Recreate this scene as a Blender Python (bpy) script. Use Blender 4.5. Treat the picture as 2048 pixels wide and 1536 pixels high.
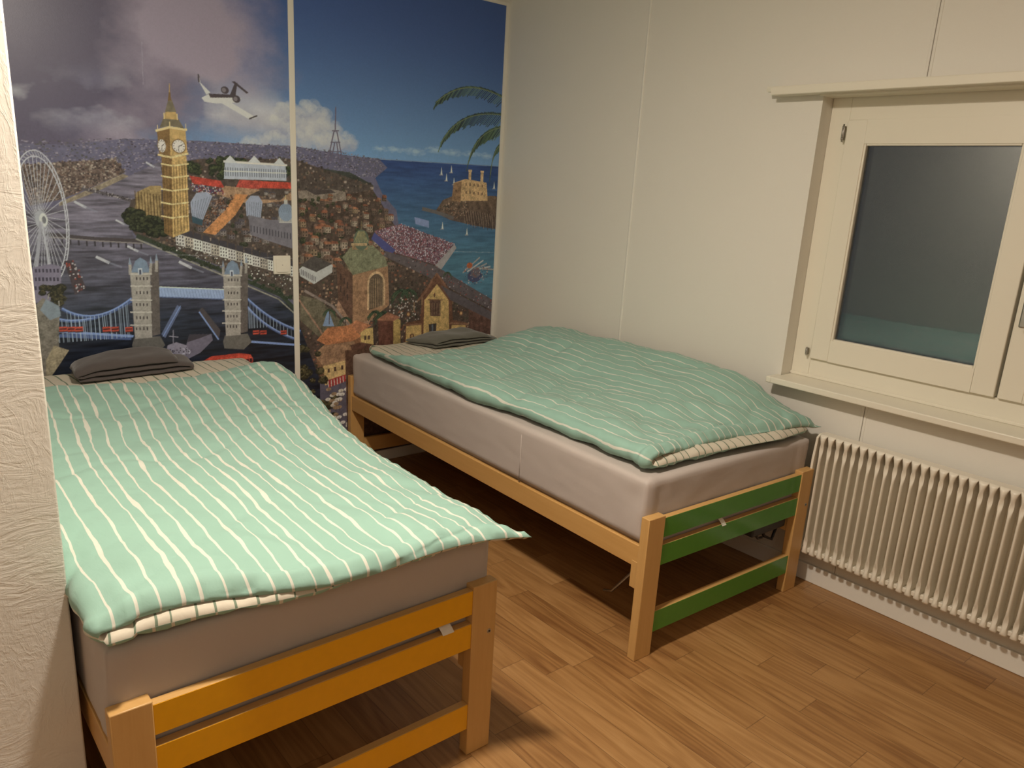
import bpy, bmesh, math, random
import numpy as np
from mathutils import Vector, Matrix, noise

# ======================================================================
# camera, night sky, lamp, exposure
# ======================================================================
for o in list(bpy.data.objects):
    bpy.data.objects.remove(o)
scn = bpy.context.scene
COL = scn.collection

cam_d = bpy.data.cameras.new('camera')
cam = bpy.data.objects.new('camera', cam_d)
COL.objects.link(cam)
yaw, pitch, roll = 0.7056, -0.2740, 0.0555
cy, sy, cp, sp, cr, sr = math.cos(yaw), math.sin(yaw), math.cos(pitch), math.sin(pitch), math.cos(roll), math.sin(roll)
right0 = Vector((cy, -sy, 0)); fwd = Vector((sy * cp, cy * cp, sp)); up0 = right0.cross(fwd)
right = cr * right0 + sr * up0
up = -sr * right0 + cr * up0
m = Matrix((right, up, -fwd)).transposed().to_4x4()
m.translation = Vector((-2.8263, -3.4631, 1.4843))
cam.matrix_world = m
cam_d.sensor_width = 36.0
cam_d.lens = 1553.66 / 2048 * 36.0
cam_d.shift_x = 13.53 / 2048
cam_d.shift_y = 37.29 / 2048
cam_d.clip_start = 0.02
scn.camera = cam

wd = bpy.data.worlds.new('night'); scn.world = wd; wd.use_nodes = True
wd.node_tree.nodes['Background'].inputs[0].default_value = (0.30, 0.36, 0.48, 1)
wd.node_tree.nodes['Background'].inputs[1].default_value = 0.05

scn.view_settings.view_transform = 'Standard'
scn.view_settings.look = 'None'
scn.view_settings.exposure = 0.08
scn.view_settings.gamma = 1.0
scn.view_settings.use_curve_mapping = False

LAMP = Vector((-2.11, -2.18, 2.42))
ld = bpy.data.lights.new('lamp_light', 'AREA'); ld.shape = 'DISK'; ld.size = 0.15; ld.energy = 36; ld.color = (1.0, 0.885, 0.755)
lamp_light = bpy.data.objects.new('lamp_light', ld); COL.objects.link(lamp_light); lamp_light.location = LAMP
lg = bpy.data.lights.new('lamp_glow', 'POINT'); lg.energy = 19; lg.color = (1.0, 0.885, 0.755); lg.shadow_soft_size = 0.075
lamp_glow = bpy.data.objects.new('lamp_glow', lg); COL.objects.link(lamp_glow); lamp_glow.location = LAMP + Vector((0, 0, -.02))
# added broad fill behind the viewer to even out the lamp falloff, no real fixture
l2 = bpy.data.lights.new('fill_light', 'AREA'); l2.shape = 'RECTANGLE'; l2.size = 1.2; l2.size_y = .9; l2.energy = 7; l2.color = (1.0, 0.89, 0.77)
fill_light = bpy.data.objects.new('fill_light', l2); COL.objects.link(fill_light); fill_light.location = (-3.2, -4.3, 2.44)

# ======================================================================
# helpers
# ======================================================================
def tag(o, label=None, cat=None, group=None, kind=None):
    if label: o['label'] = label
    if cat: o['category'] = cat
    if group: o['group'] = group
    if kind: o['kind'] = kind
    return o


def empty(name, loc, rz=0.0):
    o = bpy.data.objects.new(name, None); COL.objects.link(o)
    o.location = loc; o.rotation_euler = (0, 0, rz); o.empty_display_size = 0.05
    return o


class MB:
    """collects shapes and links them as one mesh"""
    def __init__(self):
        self.bm = bmesh.new(); self.uv = None

    def box(self, x0, x1, y0, y1, z0, z1, bev=0.0, mi=0, seg=2):
        r = bmesh.ops.create_cube(self.bm, size=1.0)
        vs = r['verts']
        for v in vs:
            v.co = Vector((x0 + (v.co.x + .5) * (x1 - x0), y0 + (v.co.y + .5) * (y1 - y0), z0 + (v.co.z + .5) * (z1 - z0)))
        fs = list({f for v in vs for f in v.link_faces})
        for f in fs: f.material_index = mi
        if bev > 0:
            es = list({e for v in vs for e in v.link_edges})
            r = bmesh.ops.bevel(self.bm, geom=es, offset=bev, segments=seg, affect='EDGES', profile=0.5)
            for f in r['faces']: f.material_index = mi; f.smooth = True
        return self

    def cyl(self, p0, p1, r0, r1=None, n=16, mi=0):
        p0, p1 = Vector(p0), Vector(p1); r1 = r0 if r1 is None else r1
        d = p1 - p0; q = d.to_track_quat('Z', 'Y').to_matrix().to_4x4(); q.translation = (p0 + p1) / 2
        r = bmesh.ops.create_cone(self.bm, cap_ends=True, segments=n, radius1=r0, radius2=r1, depth=d.length, matrix=q)
        for f in {f for v in r['verts'] for f in v.link_faces}:
            f.material_index = mi
            if len(f.verts) == 4: f.smooth = True
        return self

    def prism(self, pts, a0, a1, axis='y', mi=0, bev=0):
        """pts outline (u,w) swept along axis"""
        def P(u, w, a):
            return {'y': (u, a, w), 'x': (a, u, w), 'z': (u, w, a)}[axis]
        v0 = [self.bm.verts.new(P(u, w, a0)) for u, w in pts]
        v1 = [self.bm.verts.new(P(u, w, a1)) for u, w in pts]
        fs = [self.bm.faces.new(v0), self.bm.faces.new(v1[::-1])]
        n = len(pts)
        for i in range(n):
            fs.append(self.bm.faces.new((v0[(i + 1) % n], v0[i], v1[i], v1[(i + 1) % n])))
        for f in fs: f.material_index = mi
        if bev:
            es = list({e for f in fs for e in f.edges})
            bmesh.ops.bevel(self.bm, geom=es, offset=bev, segments=1, affect='EDGES')
        return self

    def tube(self, pts, r, n=8, mi=0):
        pts = [Vector(p) for p in pts]; rings = []
        for i, p in enumerate(pts):
            d = (pts[min(i + 1, len(pts) - 1)] - pts[max(i - 1, 0)]).normalized()
            q = d.to_track_quat('Z', 'Y')
            rr = r[i] if isinstance(r, (list, tuple)) else r
            rings.append([self.bm.verts.new(p + q @ Vector((rr * math.cos(k * 2 * math.pi / n), rr * math.sin(k * 2 * math.pi / n), 0))) for k in range(n)])
        for a, b in zip(rings[:-1], rings[1:]):
            for k in range(n):
                f = self.bm.faces.new((a[k], a[(k + 1) % n], b[(k + 1) % n], b[k])); f.smooth = True; f.material_index = mi
        f = self.bm.faces.new(rings[0][::-1]); f.material_index = mi
        f = self.bm.faces.new(rings[-1]); f.material_index = mi
        return self

    def build(self, name, mats, parent=None):
        bmesh.ops.recalc_face_normals(self.bm, faces=self.bm.faces)
        me = bpy.data.meshes.new(name); self.bm.to_mesh(me); self.bm.free()
        for mm in (mats if isinstance(mats, (list, tuple)) else [mats]): me.materials.append(mm)
        o = bpy.data.objects.new(name, me); COL.objects.link(o)
        if parent is not None: o.parent = parent
        return o


def smooth(o):
    for p in o.data.polygons: p.use_smooth = True
    return o


# ---- node helper ------------------------------------------------------
class NT:
    def __init__(self, name, rough=0.5, spec=0.5):
        self.m = bpy.data.materials.new(name); self.m.use_nodes = True
        self.t = self.m.node_tree; self.n = self.t.nodes
        self.b = self.n['Principled BSDF']; self.b.inputs['Roughness'].default_value = rough
        self.b.inputs['Specular IOR Level'].default_value = spec

    def new(self, typ, **kw):
        nd = self.n.new(typ)
        for k, v in kw.items(): setattr(nd, k, v)
        return nd

    def link(self, a, b): self.t.links.new(a, b)

    def set(self, sock, v):
        if hasattr(v, 'is_output') or hasattr(v, 'links'): self.link(v, sock)
        else: sock.default_value = v

    def math(self, op, a, b=0.0, c=None, clamp=False):
        nd = self.new('ShaderNodeMath', operation=op, use_clamp=clamp)
        self.set(nd.inputs[0], a); self.set(nd.inputs[1], b)
        if c is not None: self.set(nd.inputs[2], c)
        return nd.outputs[0]

    def coord(self, kind='Object'):
        return self.new('ShaderNodeTexCoord').outputs[kind]

    def sep(self, v):
        nd = self.new('ShaderNodeSeparateXYZ'); self.link(v, nd.inputs[0]); return nd.outputs

    def comb(self, x=0.0, y=0.0, z=0.0):
        nd = self.new('ShaderNodeCombineXYZ')
        self.set(nd.inputs[0], x); self.set(nd.inputs[1], y); self.set(nd.inputs[2], z)
        return nd.outputs[0]

    def mapping(self, v, scale=(1, 1, 1), rot=(0, 0, 0), loc=(0, 0, 0)):
        nd = self.new('ShaderNodeMapping'); self.link(v, nd.inputs[0])
        nd.inputs['Scale'].default_value = scale; nd.inputs['Rotation'].default_value = rot; nd.inputs['Location'].default_value = loc
        return nd.outputs[0]

    def noise(self, v, scale=5.0, detail=4.0, rough=0.5, dist=0.0, out='Fac'):
        nd = self.new('ShaderNodeTexNoise'); self.link(v, nd.inputs['Vector'])
        nd.inputs['Scale'].default_value = scale; nd.inputs['Detail'].default_value = detail
        nd.inputs['Roughness'].default_value = rough; nd.inputs['Distortion'].default_value = dist
        return nd.outputs[out]

    def white(self, v):
        nd = self.new('ShaderNodeTexWhiteNoise', noise_dimensions='3D'); self.link(v, nd.inputs['Vector']); return nd.outputs

    def ramp(self, f, stops, interp='LINEAR'):
        nd = self.new('ShaderNodeValToRGB'); self.link(f, nd.inputs[0]); cr_ = nd.color_ramp; cr_.interpolation = interp
        while len(cr_.elements) < len(stops): cr_.elements.new(0.5)
        for e, (p, c) in zip(cr_.elements, stops):
            e.position = p; e.color = (*c, 1) if len(c) == 3 else c
        return nd.outputs[0]

    def mix(self, f, a, b, blend='MIX'):
        nd = self.new('ShaderNodeMix', data_type='RGBA', blend_type=blend)
        self.set(nd.inputs[0], f)
        for s, v in ((nd.inputs[6], a), (nd.inputs[7], b)):
            if isinstance(v, tuple): s.default_value = (*v, 1) if len(v) == 3 else v
            else: self.link(v, s)
        return nd.outputs[2]

    def bump(self, h, strength=0.3, dist=0.01, prev=None):
        nd = self.new('ShaderNodeBump'); self.link(h, nd.inputs['Height'])
        nd.inputs['Strength'].default_value = strength; nd.inputs['Distance'].default_value = dist
        if prev is not None: self.link(prev, nd.inputs['Normal'])
        return nd.outputs[0]

    def out(self, col=None, nrm=None, rough=None):
        if col is not None:
            if isinstance(col, tuple): self.b.inputs['Base Color'].default_value = (*col, 1)
            else: self.link(col, self.b.inputs['Base Color'])
        if nrm is not None: self.link(nrm, self.b.inputs['Normal'])
        if rough is not None: self.link(rough, self.b.inputs['Roughness'])
        return self.m


# ---- materials ---------------------------------------------------------
def m_paint(name, col, rough=0.55, bs=0.10, scale=260):
    t = NT(name, rough, 0.4); v = t.coord()
    n = t.noise(v, scale, 3, .6)
    n2 = t.noise(v, 2.0, 3, .5)
    c = t.mix(n2, tuple(x * .97 for x in col), tuple(min(1, x * 1.02) for x in col))
    return t.out(c, t.bump(n, bs, .002))


def m_plain(name, col, rough=0.5, metal=0.0, spec=0.5):
    t = NT(name, rough, spec); t.b.inputs['Metallic'].default_value = metal
    n = t.noise(t.coord(), 40, 3, .5)
    return t.out(t.mix(n, tuple(x * .93 for x in col), tuple(min(1, x * 1.05) for x in col)))


def m_wallpaper():
    t = NT('painted_woodchip', .6, .35); v = t.coord()
    n = t.noise(v, 330, 2, .6); n3 = t.noise(t.mapping(v, (1, 1, .15)), 420, 2, .5)
    c = t.mix(t.noise(v, 1.3, 2, .5), (.77, .735, .655), (.80, .765, .685))
    return t.out(c, t.bump(t.math('ADD', n, t.math('MULTIPLY', n3, .5)), .16, .002))


def m_plaster():
    t = NT('trowelled_plaster', .75, .25); v = t.coord()
    w = t.noise(v, 3.0, 3, .6, out='Color')
    mx = t.new('ShaderNodeMix', data_type='VECTOR'); mx.inputs[0].default_value = .12
    t.link(v, mx.inputs[4]); t.link(w, mx.inputs[5]); vv = mx.outputs[1]
    a = t.noise(t.mapping(vv, (9, 9, 42), (0, .35, 0)), 1.6, 6, .62, .6)
    b = t.noise(t.mapping(vv, (34, 34, 11), (0, -.5, 0)), 1.6, 5, .6, .5)
    g = t.noise(v, 140, 3, .6)
    sel = t.math('MULTIPLY', t.math('SUBTRACT', t.noise(v, 5, 2, .5), .42), 5.0, clamp=True)
    ridge = t.math('POWER', t.math('SUBTRACT', 1.0, t.math('ABSOLUTE', t.math('MULTIPLY', t.math('SUBTRACT', a, .5), 4.2)), clamp=True), 2.2)
    ridge2 = t.math('POWER', t.math('SUBTRACT', 1.0, t.math('ABSOLUTE', t.math('MULTIPLY', t.math('SUBTRACT', b, .5), 5.0)), clamp=True), 3.0)
    h = t.math('ADD', t.math('ADD', t.math('MULTIPLY', a, .35), t.math('MULTIPLY', t.math('MULTIPLY', ridge, sel), .75)), t.math('ADD', t.math('MULTIPLY', t.math('MULTIPLY', ridge2, t.math('SUBTRACT', 1.0, sel)), .30), t.math('MULTIPLY', g, .10)))
    c = t.mix(t.noise(v, 9, 3, .5), (.76, .72, .645), (.81, .775, .70))
    return t.out(c, t.bump(h, .42, .0035))


def m_floor():
    t = NT('oak_laminate', .36, .5); v = t.coord(); s = t.sep(v)
    W, L = .1015, .60
    xi = t.math('DIVIDE', t.math('ADD', s[0], .701), W)
    row = t.math('FLOOR', xi)
    off = t.math('MULTIPLY', t.white(t.comb(row, 3.0, 1.0))[0], L)
    yi = t.math('DIVIDE', t.math('ADD', s[1], off), L)
    brd = t.math('FLOOR', yi)
    rnd = t.white(t.comb(row, brd, 7.0))
    fx = t.math('FRACT', xi); fy = t.math('FRACT', yi)
    # joints
    ex = t.math('MINIMUM', fx, t.math('SUBTRACT', 1.0, fx)); ey = t.math('MINIMUM', fy, t.math('SUBTRACT', 1.0, fy))
    jx = t.math('LESS_THAN', ex, .011); jy = t.math('LESS_THAN', ey, .0022)
    joint = t.math('MAXIMUM', jx, jy)
    # grain, shifted board by board
    rc = t.sep(rnd[1])
    gv = t.comb(t.math('ADD', s[0], t.math('MULTIPLY', rc[0], 11.0)), t.math('ADD', s[1], t.math('MULTIPLY', rc[1], 17.0)), rc[2])
    warp = t.noise(t.mapping(gv, (7, 1.1, 1)), 1.0, 3, .5)
    arch = t.noise(t.mapping(gv, (12, .9, 1)), 1.0, 2, .4)
    rings = t.math('SINE', t.math('MULTIPLY', t.math('ADD', arch, t.math('MULTIPLY', warp, .25)), 60.0))
    rings = t.math('MULTIPLY', t.math('ADD', rings, 1.0), .5)
    fine = t.noise(t.mapping(gv, (260, 9, 1)), 1.0, 4, .65)
    mid = t.noise(t.mapping(gv, (55, 3.5, 1)), 1.0, 4, .6)
    big = t.noise(t.mapping(gv, (4, 1.2, 1)), 1.0, 2, .5)
    f = t.math('ADD', t.math('MULTIPLY', rings, .16), t.math('ADD', t.math('MULTIPLY', fine, .34), t.math('ADD', t.math('MULTIPLY', mid, .42), t.math('MULTIPLY', t.math('SUBTRACT', rc[0], .5), .20))))
    f = t.math('ADD', f, t.math('MULTIPLY', t.math('SUBTRACT', big, .5), .3))
    c = t.ramp(f, [(.18, (.20, .085, .026)), (.42, (.33, .165, .055)), (.62, (.42, .225, .083)), (.85, (.52, .31, .135))])
    c = t.mix(t.math('MULTIPLY', joint, .55), c, (.10, .045, .016))
    h = t.math('SUBTRACT', t.math('MULTIPLY', fine, .4), t.math('MULTIPLY', joint, 1.0))
    return t.out(c, t.bump(h, .10, .0012), t.math('ADD', t.math('MULTIPLY', fine, .16), .30))


def m_wood(name, c0, c1, axis=2, rough=.38, k=1.0):
    t = NT(name, rough, .5); v = t.coord()
    sc = [30, 30, 30]; sc[axis] = 2.2
    n = t.noise(t.mapping(v, tuple(x * k for x in sc)), 1.6, 5, .6, .4)
    sf = [190, 190, 190]; sf[axis] = 9
    f = t.noise(t.mapping(v, tuple(sf)), 1.0, 3, .6)
    c = t.mix(t.math('ADD', t.math('MULTIPLY', n, .7), t.math('MULTIPLY', f, .35)), c0, c1)
    return t.out(c, t.bump(f, .06, .001))


def m_fabric(name, col, var=.06, rough=.85, weave=900, bs=.12, sheen=.15):
    t = NT(name, rough, .25); v = t.coord()
    n = t.noise(v, 6, 4, .55); w = t.noise(v, weave, 2, .6)
    c = t.mix(n, tuple(x * (1 - var) for x in col), tuple(min(1, x * (1 + var)) for x in col))
    t.b.inputs['Sheen Weight'].default_value = sheen
    wr = t.noise(v, 22, 5, .6, 1.0)
    return t.out(c, t.bump(w, bs, .001, t.bump(wr, .10, .006)))


def m_duvet(name, base, stripe, w0, w1, seed):
    """cotton print: hand-drawn looking stripes; u = metres across the print, v = metres along it"""
    t = NT(name, .72, .3); uv = t.new('ShaderNodeUVMap'); uv.uv_map = 'print'; v = uv.outputs[0]; s = t.sep(v)
    P = .0405
    wob = t.math('SUBTRACT', t.noise(t.mapping(v, (9, 5.0, 1), loc=(seed, 0, 0)), 1.0, 2, .5), .5)
    wob2 = t.math('SUBTRACT', t.noise(t.mapping(v, (22, 26, 1), loc=(0, seed, 0)), 1.0, 2, .5), .5)
    x = t.math('ADD', s[0], t.math('ADD', t.math('MULTIPLY', wob, .020), t.math('MULTIPLY', wob2, .0035)))
    xi = t.math('DIVIDE', x, P)
    idx = t.math('FLOOR', xi)
    ctr = t.math('ADD', .5, t.math('MULTIPLY', t.math('SUBTRACT', t.white(t.comb(idx, seed, 2.0))[0], .5), .34))
    d = t.math('ABSOLUTE', t.math('SUBTRACT', t.math('FRACT', xi), ctr))
    thick = t.noise(t.comb(t.math('MULTIPLY', idx, 3.7), t.math('MULTIPLY', s[1], 5.0), seed), 1.0, 2, .5)
    hw = t.math('ADD', w0, t.math('MULTIPLY', t.math('POWER', t.math('MULTIPLY', thick, 1.35), 3.0), w1))
    edge = t.math('DIVIDE', t.math('SUBTRACT', hw, d), .018, clamp=True)
    n = t.noise(t.coord(), 5, 3, .5)
    cb = t.mix(n, tuple(x * .95 for x in base), tuple(min(1, x * 1.04) for x in base))
    c = t.mix(edge, cb, stripe)
    wv = t.noise(t.coord(), 1000, 2, .5); wr = t.noise(t.mapping(t.coord(), (60, 22, 60)), 1.0, 4, .55, .8)
    t.b.inputs['Sheen Weight'].default_value = .1
    return t.out(c, t.bump(wv, .08, .0008, t.bump(wr, .16, .005)))


def m_attr(name, attr, rough):
    t = NT(name, rough, .5)
    a = t.new('ShaderNodeAttribute', attribute_name=attr)
    v = t.coord(); n = t.noise(v, 240, 3, .6)
    return t.out(a.outputs['Color'], t.bump(n, .09, .002))


M = {}
M['wall'] = m_wallpaper()
M['plaster'] = m_plaster()
M['floor'] = m_floor()
M['ceiling'] = m_paint('ceiling_paint', (.78, .76, .70), .7, .15, 120)
M['trim'] = m_paint('white_trim_lacquer', (.82, .79, .71), .35, .03, 180)
M['frame'] = m_paint('cream_window_lacquer', (.80, .755, .63), .35, .04, 120)
M['radiator'] = m_paint('radiator_enamel', (.82, .76, .64), .30, .03, 120)
M['switch'] = m_plain('ivory_plastic', (.83, .80, .70), .30)
M['beech_z'] = m_wood('beech_upright', (.53, .29, .09), (.70, .43, .165), 2)
M['beech_y'] = m_wood('beech_rail', (.54, .29, .085), (.70, .42, .155), 1)
M['beech_x'] = m_wood('beech_cross', (.54, .30, .095), (.70, .43, .165), 0)
M['yellow'] = m_plain('yellow_laminate', (.82, .40, .006), .30)
M['green'] = m_plain('green_laminate', (.075, .27, .035), .16)
M['sheet'] = m_fabric('grey_fitted_sheet', (.50, .435, .395), .04, .8, 1400, .08)
M['mint'] = m_duvet('mint_striped_cotton', (.285, .465, .385), (.66, .65, .565), .040, .135, 3.0)
M['reverse'] = m_duvet('cream_reverse_cotton', (.62, .56, .45), (.17, .22, .15), .050, .05, 9.0)
M['mint_b'] = m_duvet('mint_striped_cotton_b', (.285, .465, .385), (.66, .65, .565), .036, .075, 5.0)
M['towel_dark'] = m_fabric('charcoal_towelling', (.085, .070, .066), .12, .95, 420, .6, .3)
M['towel_green'] = m_fabric('grey_green_towelling', (.135, .130, .105), .12, .95, 420, .6, .3)
M['metal'] = m_plain('dull_steel', (.45, .43, .40), .35, 1.0)
M['black'] = m_plain('black_plastic', (.02, .02, .022), .5)
M['label'] = m_plain('white_woven_label', (.80, .76, .68), .7)
M['joint'] = m_plain('open_joint', (.30, .27, .22), .8)
M['dark_gap'] = m_plain('rubber_seal', (.05, .045, .04), .6)
M['print'] = m_attr('printed_wall_picture', 'ink', .34)
gl = NT('window_glass', .02, .5); gl.b.inputs['Base Color'].default_value = (.92, .95, .95, 1); gl.b.inputs['Transmission Weight'].default_value = 1.0; gl.b.inputs['IOR'].default_value = 1.52
M['glass'] = gl.m

# ======================================================================
# the room
# ======================================================================
XL, YB, ZC = -4.6, -5.3, 2.47
PX, PY = -2.583, -1.88                      # free corner of the plastered partition
WY0, WY1, WZ0, WZ1 = -3.42, -1.847, .805, 1.862     # window opening in the right wall


def struct(mb, name, mat, label=None):
    o = mb.build(name, mat); o['kind'] = 'structure'
    if label: o['label'] = label
    return o


struct(MB().box(XL - .1, .3, YB - .1, .1, -.12, 0), 'floor', M['floor'])
struct(MB().box(XL - .1, .3, YB - .1, .1, ZC, ZC + .1), 'ceiling', M['ceiling'])
struct(MB().box(PX, .3, 0, .1, 0, ZC), 'wall_back', M['wall'])
wr_ = MB()
wr_.box(0, .25, WY1, .0, 0, ZC); wr_.box(0, .25, YB, WY0, 0, ZC)
wr_.box(0, .25, WY0, WY1, 0, WZ0 - .026); wr_.box(0, .25, WY0, WY1, WZ1, ZC)
struct(wr_, 'wall_right', M['wall'])
mb = MB().box(XL, PX, PY, .1, 0, ZC, .004)
mb.bm.faces.ensure_lookup_table(); mb.bm.normal_update()
for f in mb.bm.faces:
    if abs(f.normal.x) > .9: f.material_index = 1
struct(mb, 'wall_partition', [M['plaster'], M['wall']])
struct(MB().box(XL - .1, XL, YB, PY, 0, ZC), 'wall_left', M['wall'])
struct(MB().box(XL, .25, YB - .1, YB, 0, ZC), 'wall_front', M['wall'])
# cover strips over the board joints of the right wall
def bead(y, z0, z1, w=.011, h=.0035):
    return MB().prism([(y - w / 2, 0.0), (y - w * .3, -h), (y + w * .3, -h), (y + w / 2, 0.0)], z0, z1, 'z')
mb = MB()
for (y, w, h) in ((-.972, .014, .004),):
    pts = [(.002, y - w / 2), (-h * .6, y - w * .42), (-h, y), (-h * .6, y + w * .42), (.002, y + w / 2)]
    mb.prism(pts, 0.075, ZC - .01, 'z')
struct(mb, 'trim_1', M['trim'])
mb = MB()
for z0, z1 in ((.075, WZ0 - .03), (WZ1 + .033, ZC - .01)):
    for sgn in (-1, 1):
        mb.prism([(.002, -2.2054 + sgn * .0016), (-.0016, -2.2054 + sgn * .0018), (-.0016, -2.2054 + sgn * .010), (.002, -2.2054 + sgn * .013)], z0, z1, 'z')
mb.box(-.0004, .002, -2.2066, -2.2042, .075, WZ0 - .03, 0, 1); mb.box(-.0004, .002, -2.2066, -2.2042, WZ1 + .033, ZC - .01, 0, 1)
struct(mb, 'trim_2', [M['wall'], M['joint']])
mb = MB().box(-.021, 0, -.008, 0, .0, 2.376 + .016, .001)
struct(mb, 'trim_3', M['trim'])
struct(MB().box(-2.58, -.021, -.007, 0, 2.376, 2.391, .001), 'trim_4', M['trim'])
struct(MB().box(-1.2335, -1.2065, -.0075, 0, .06, 2.376, .0015), 'trim_5', M['trim'])
struct(MB().box(-.013, 0, YB, -.0, 0, .074, .003), 'baseboard_right', M['trim'])
struct(MB().box(PX, -.013, -.013, 0, 0, .06, .003), 'baseboard_back', M['trim'])
struct(MB().box(XL, .0, YB, YB + .013, 0, .074, .003), 'baseboard_front', M['trim'])

# ceiling lamp (behind the viewer's field, lights the room)
lamp = empty('ceiling_lamp', (LAMP.x, LAMP.y, ZC))
tag(lamp, 'round white ceiling lamp above the foot of the yellow-slatted bed', 'lamp')
MB().cyl((0, 0, -.03), (0, 0, 0), .13, n=40).build('base', M['trim'], lamp)
lamp_light.parent = lamp; lamp_light.location = (0, 0, LAMP.z - ZC)
lamp_glow.parent = lamp; lamp_glow.location = (0, 0, LAMP.z - ZC - .02)

# ======================================================================
# window
# ======================================================================
win_o = empty('window_1', (.07, (WY0 + WY1) / 2, WZ0)); win_o['kind'] = 'structure'
OY, OZ = (WY0 + WY1) / 2, WZ0
def L(mb, x0, x1, y0, y1, z0, z1, bev=.002):
    return mb.box(x0 - .07, x1 - .07, y0 - OY, y1 - OY, z0 - OZ, z1 - OZ, bev)
FX = .072
mb = MB()
L(mb, FX, .15, WY1 - .075, WY1 - .0005, WZ0, WZ1); L(mb, FX, .15, WY0, WY0 + .075, WZ0, WZ1)
L(mb, FX, .15, WY0 + .075, WY1 - .075, WZ0, WZ0 + .078); L(mb, FX, .15, WY0 + .075, WY1 - .075, WZ1 - .085, WZ1)
L(mb, FX - .006, FX + .002, WY0, WY1, WZ0, WZ0 + .012)
mb.build('window_frame', M['frame'], win_o)


def sash(ya, yb, name):
    """ya is the far stile edge, yb the near one"""
    z0, z1 = .884, 1.777
    s = MB(); x0, x1 = .057, .11; w = .083
    L(s, x0, x1, ya - w + .008, ya, z0, z1, .003); L(s, x0, x1, yb, yb + w - .008, z0, z1, .003)
    L(s, x0 + .0004, x1, yb + w - .008, ya - w + .008, z0, z0 + w, .0); L(s, x0 + .0004, x1, yb + w - .008, ya - w + .008, z1 - w, z1, .0)
    so = s.build(name, M['frame'], win_o)
    g = MB(); gy0, gy1, gz0, gz1 = yb + w - .014, ya - w + .014, z0 + w - .006, z1 - w + .006
    for (a, b, c, d) in ((gy0, gy0 + .013, gz0, gz1), (gy1 - .013, gy1, gz0, gz1), (gy0 + .013, gy1 - .013, gz0, gz0 + .013), (gy0 + .013, gy1 - .013, gz1 - .013, gz1)):
        L(g, x0 + .004, x0 + .022, a, b, c, d, .003)
    g.build('glazing_bead', M['frame'], so)
    p = MB(); L(p, .078, .082, gy0 + .004, gy1 - .004, gz0 + .004, gz1 - .004, 0)
    p.build('pane', M['glass'], so)
    p = MB(); L(p, .096, .100, gy0 + .004, gy1 - .004, gz0 + .004, gz1 - .004, 0)
    p.build('pane', M['glass'], so)
    return so


s1 = sash(-1.925, -2.592, 'sash')
s2 = sash(-2.602, -3.345, 'sash')
# pin hinges
def hinge(y, z, h, par):
    mb = MB(); X = .05 - .07
    mb.cyl((X, y - OY, z - OZ), (X, y - OY, z + h - OZ), .003, n=12)
    mb.cyl((X, y - OY, z + h * .15 - OZ), (X, y - OY, z + h * .22 - OZ), .0042, n=12)
    mb.cyl((X, y - OY, z + h * .8 - OZ), (X, y - OY, z + h * .87 - OZ), .0042, n=12)
    mb.box(X, X + .012, y - .004 - OY, y + .006 - OY, z + h * .1 - OZ, z + h * .9 - OZ, .001)
    return mb.build('hinge', M['metal'], par)
hinge(-1.917, 1.700, .062, s1); hinge(-1.913, .893, .034, s1)
hmb = MB(); L(hmb, .045, .057, -2.655, -2.622, 1.17, 1.31, .004); L(hmb, .02, .045, -2.647, -2.630, 1.225, 1.245, .003); L(hmb, .015, .028, -2.650, -2.627, 1.13, 1.25, .005)
hmb.build('handle', M['metal'], s2)
# sill and top board
mb = MB(); mb.box(-.078, FX + .01, WY0 - .02, WY1 - .0015, WZ0 - .025, WZ0, .004); mb.box(-.078, -.0005, WY1 - .003, -1.828, WZ0 - .025, WZ0, .004)
struct(mb, 'trim_6', M['frame'])
mb = MB()
pts = [(-.052, 1.863), (-.058, 1.868), (-.058, 1.884), (-.050, 1.892), (-.0005, 1.896), (-.0005, 1.863)]
y0_, y1_ = -3.6, -1.672
v = {}
mb.prism([(-.0005, 1.860), (-.070, 1.860), (-.072, 1.862), (-.074, 1.887), (-.072, 1.890), (-.0005, 1.890)], y0_, y1_, 'y')
mb.prism([(-.0005, 1.873), (-.066, 1.873), (-.069, 1.885), (-.067, 1.890), (-.0005, 1.890)], y1_, y1_ + .022, 'y')
mb.box(-.03, .07, WY0, WY1 - .001, 1.855, 1.862)
struct(mb, 'trim_7', M['frame'])

# ======================================================================
# radiator
# ======================================================================
RY, RZ0, RZ1, RP = -2.088, .150, .640, .0307
rad = empty('column_radiator', (0, RY, RZ0))
tag(rad, 'cream steel column radiator with tall narrow fins under the window', 'radiator')


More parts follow.
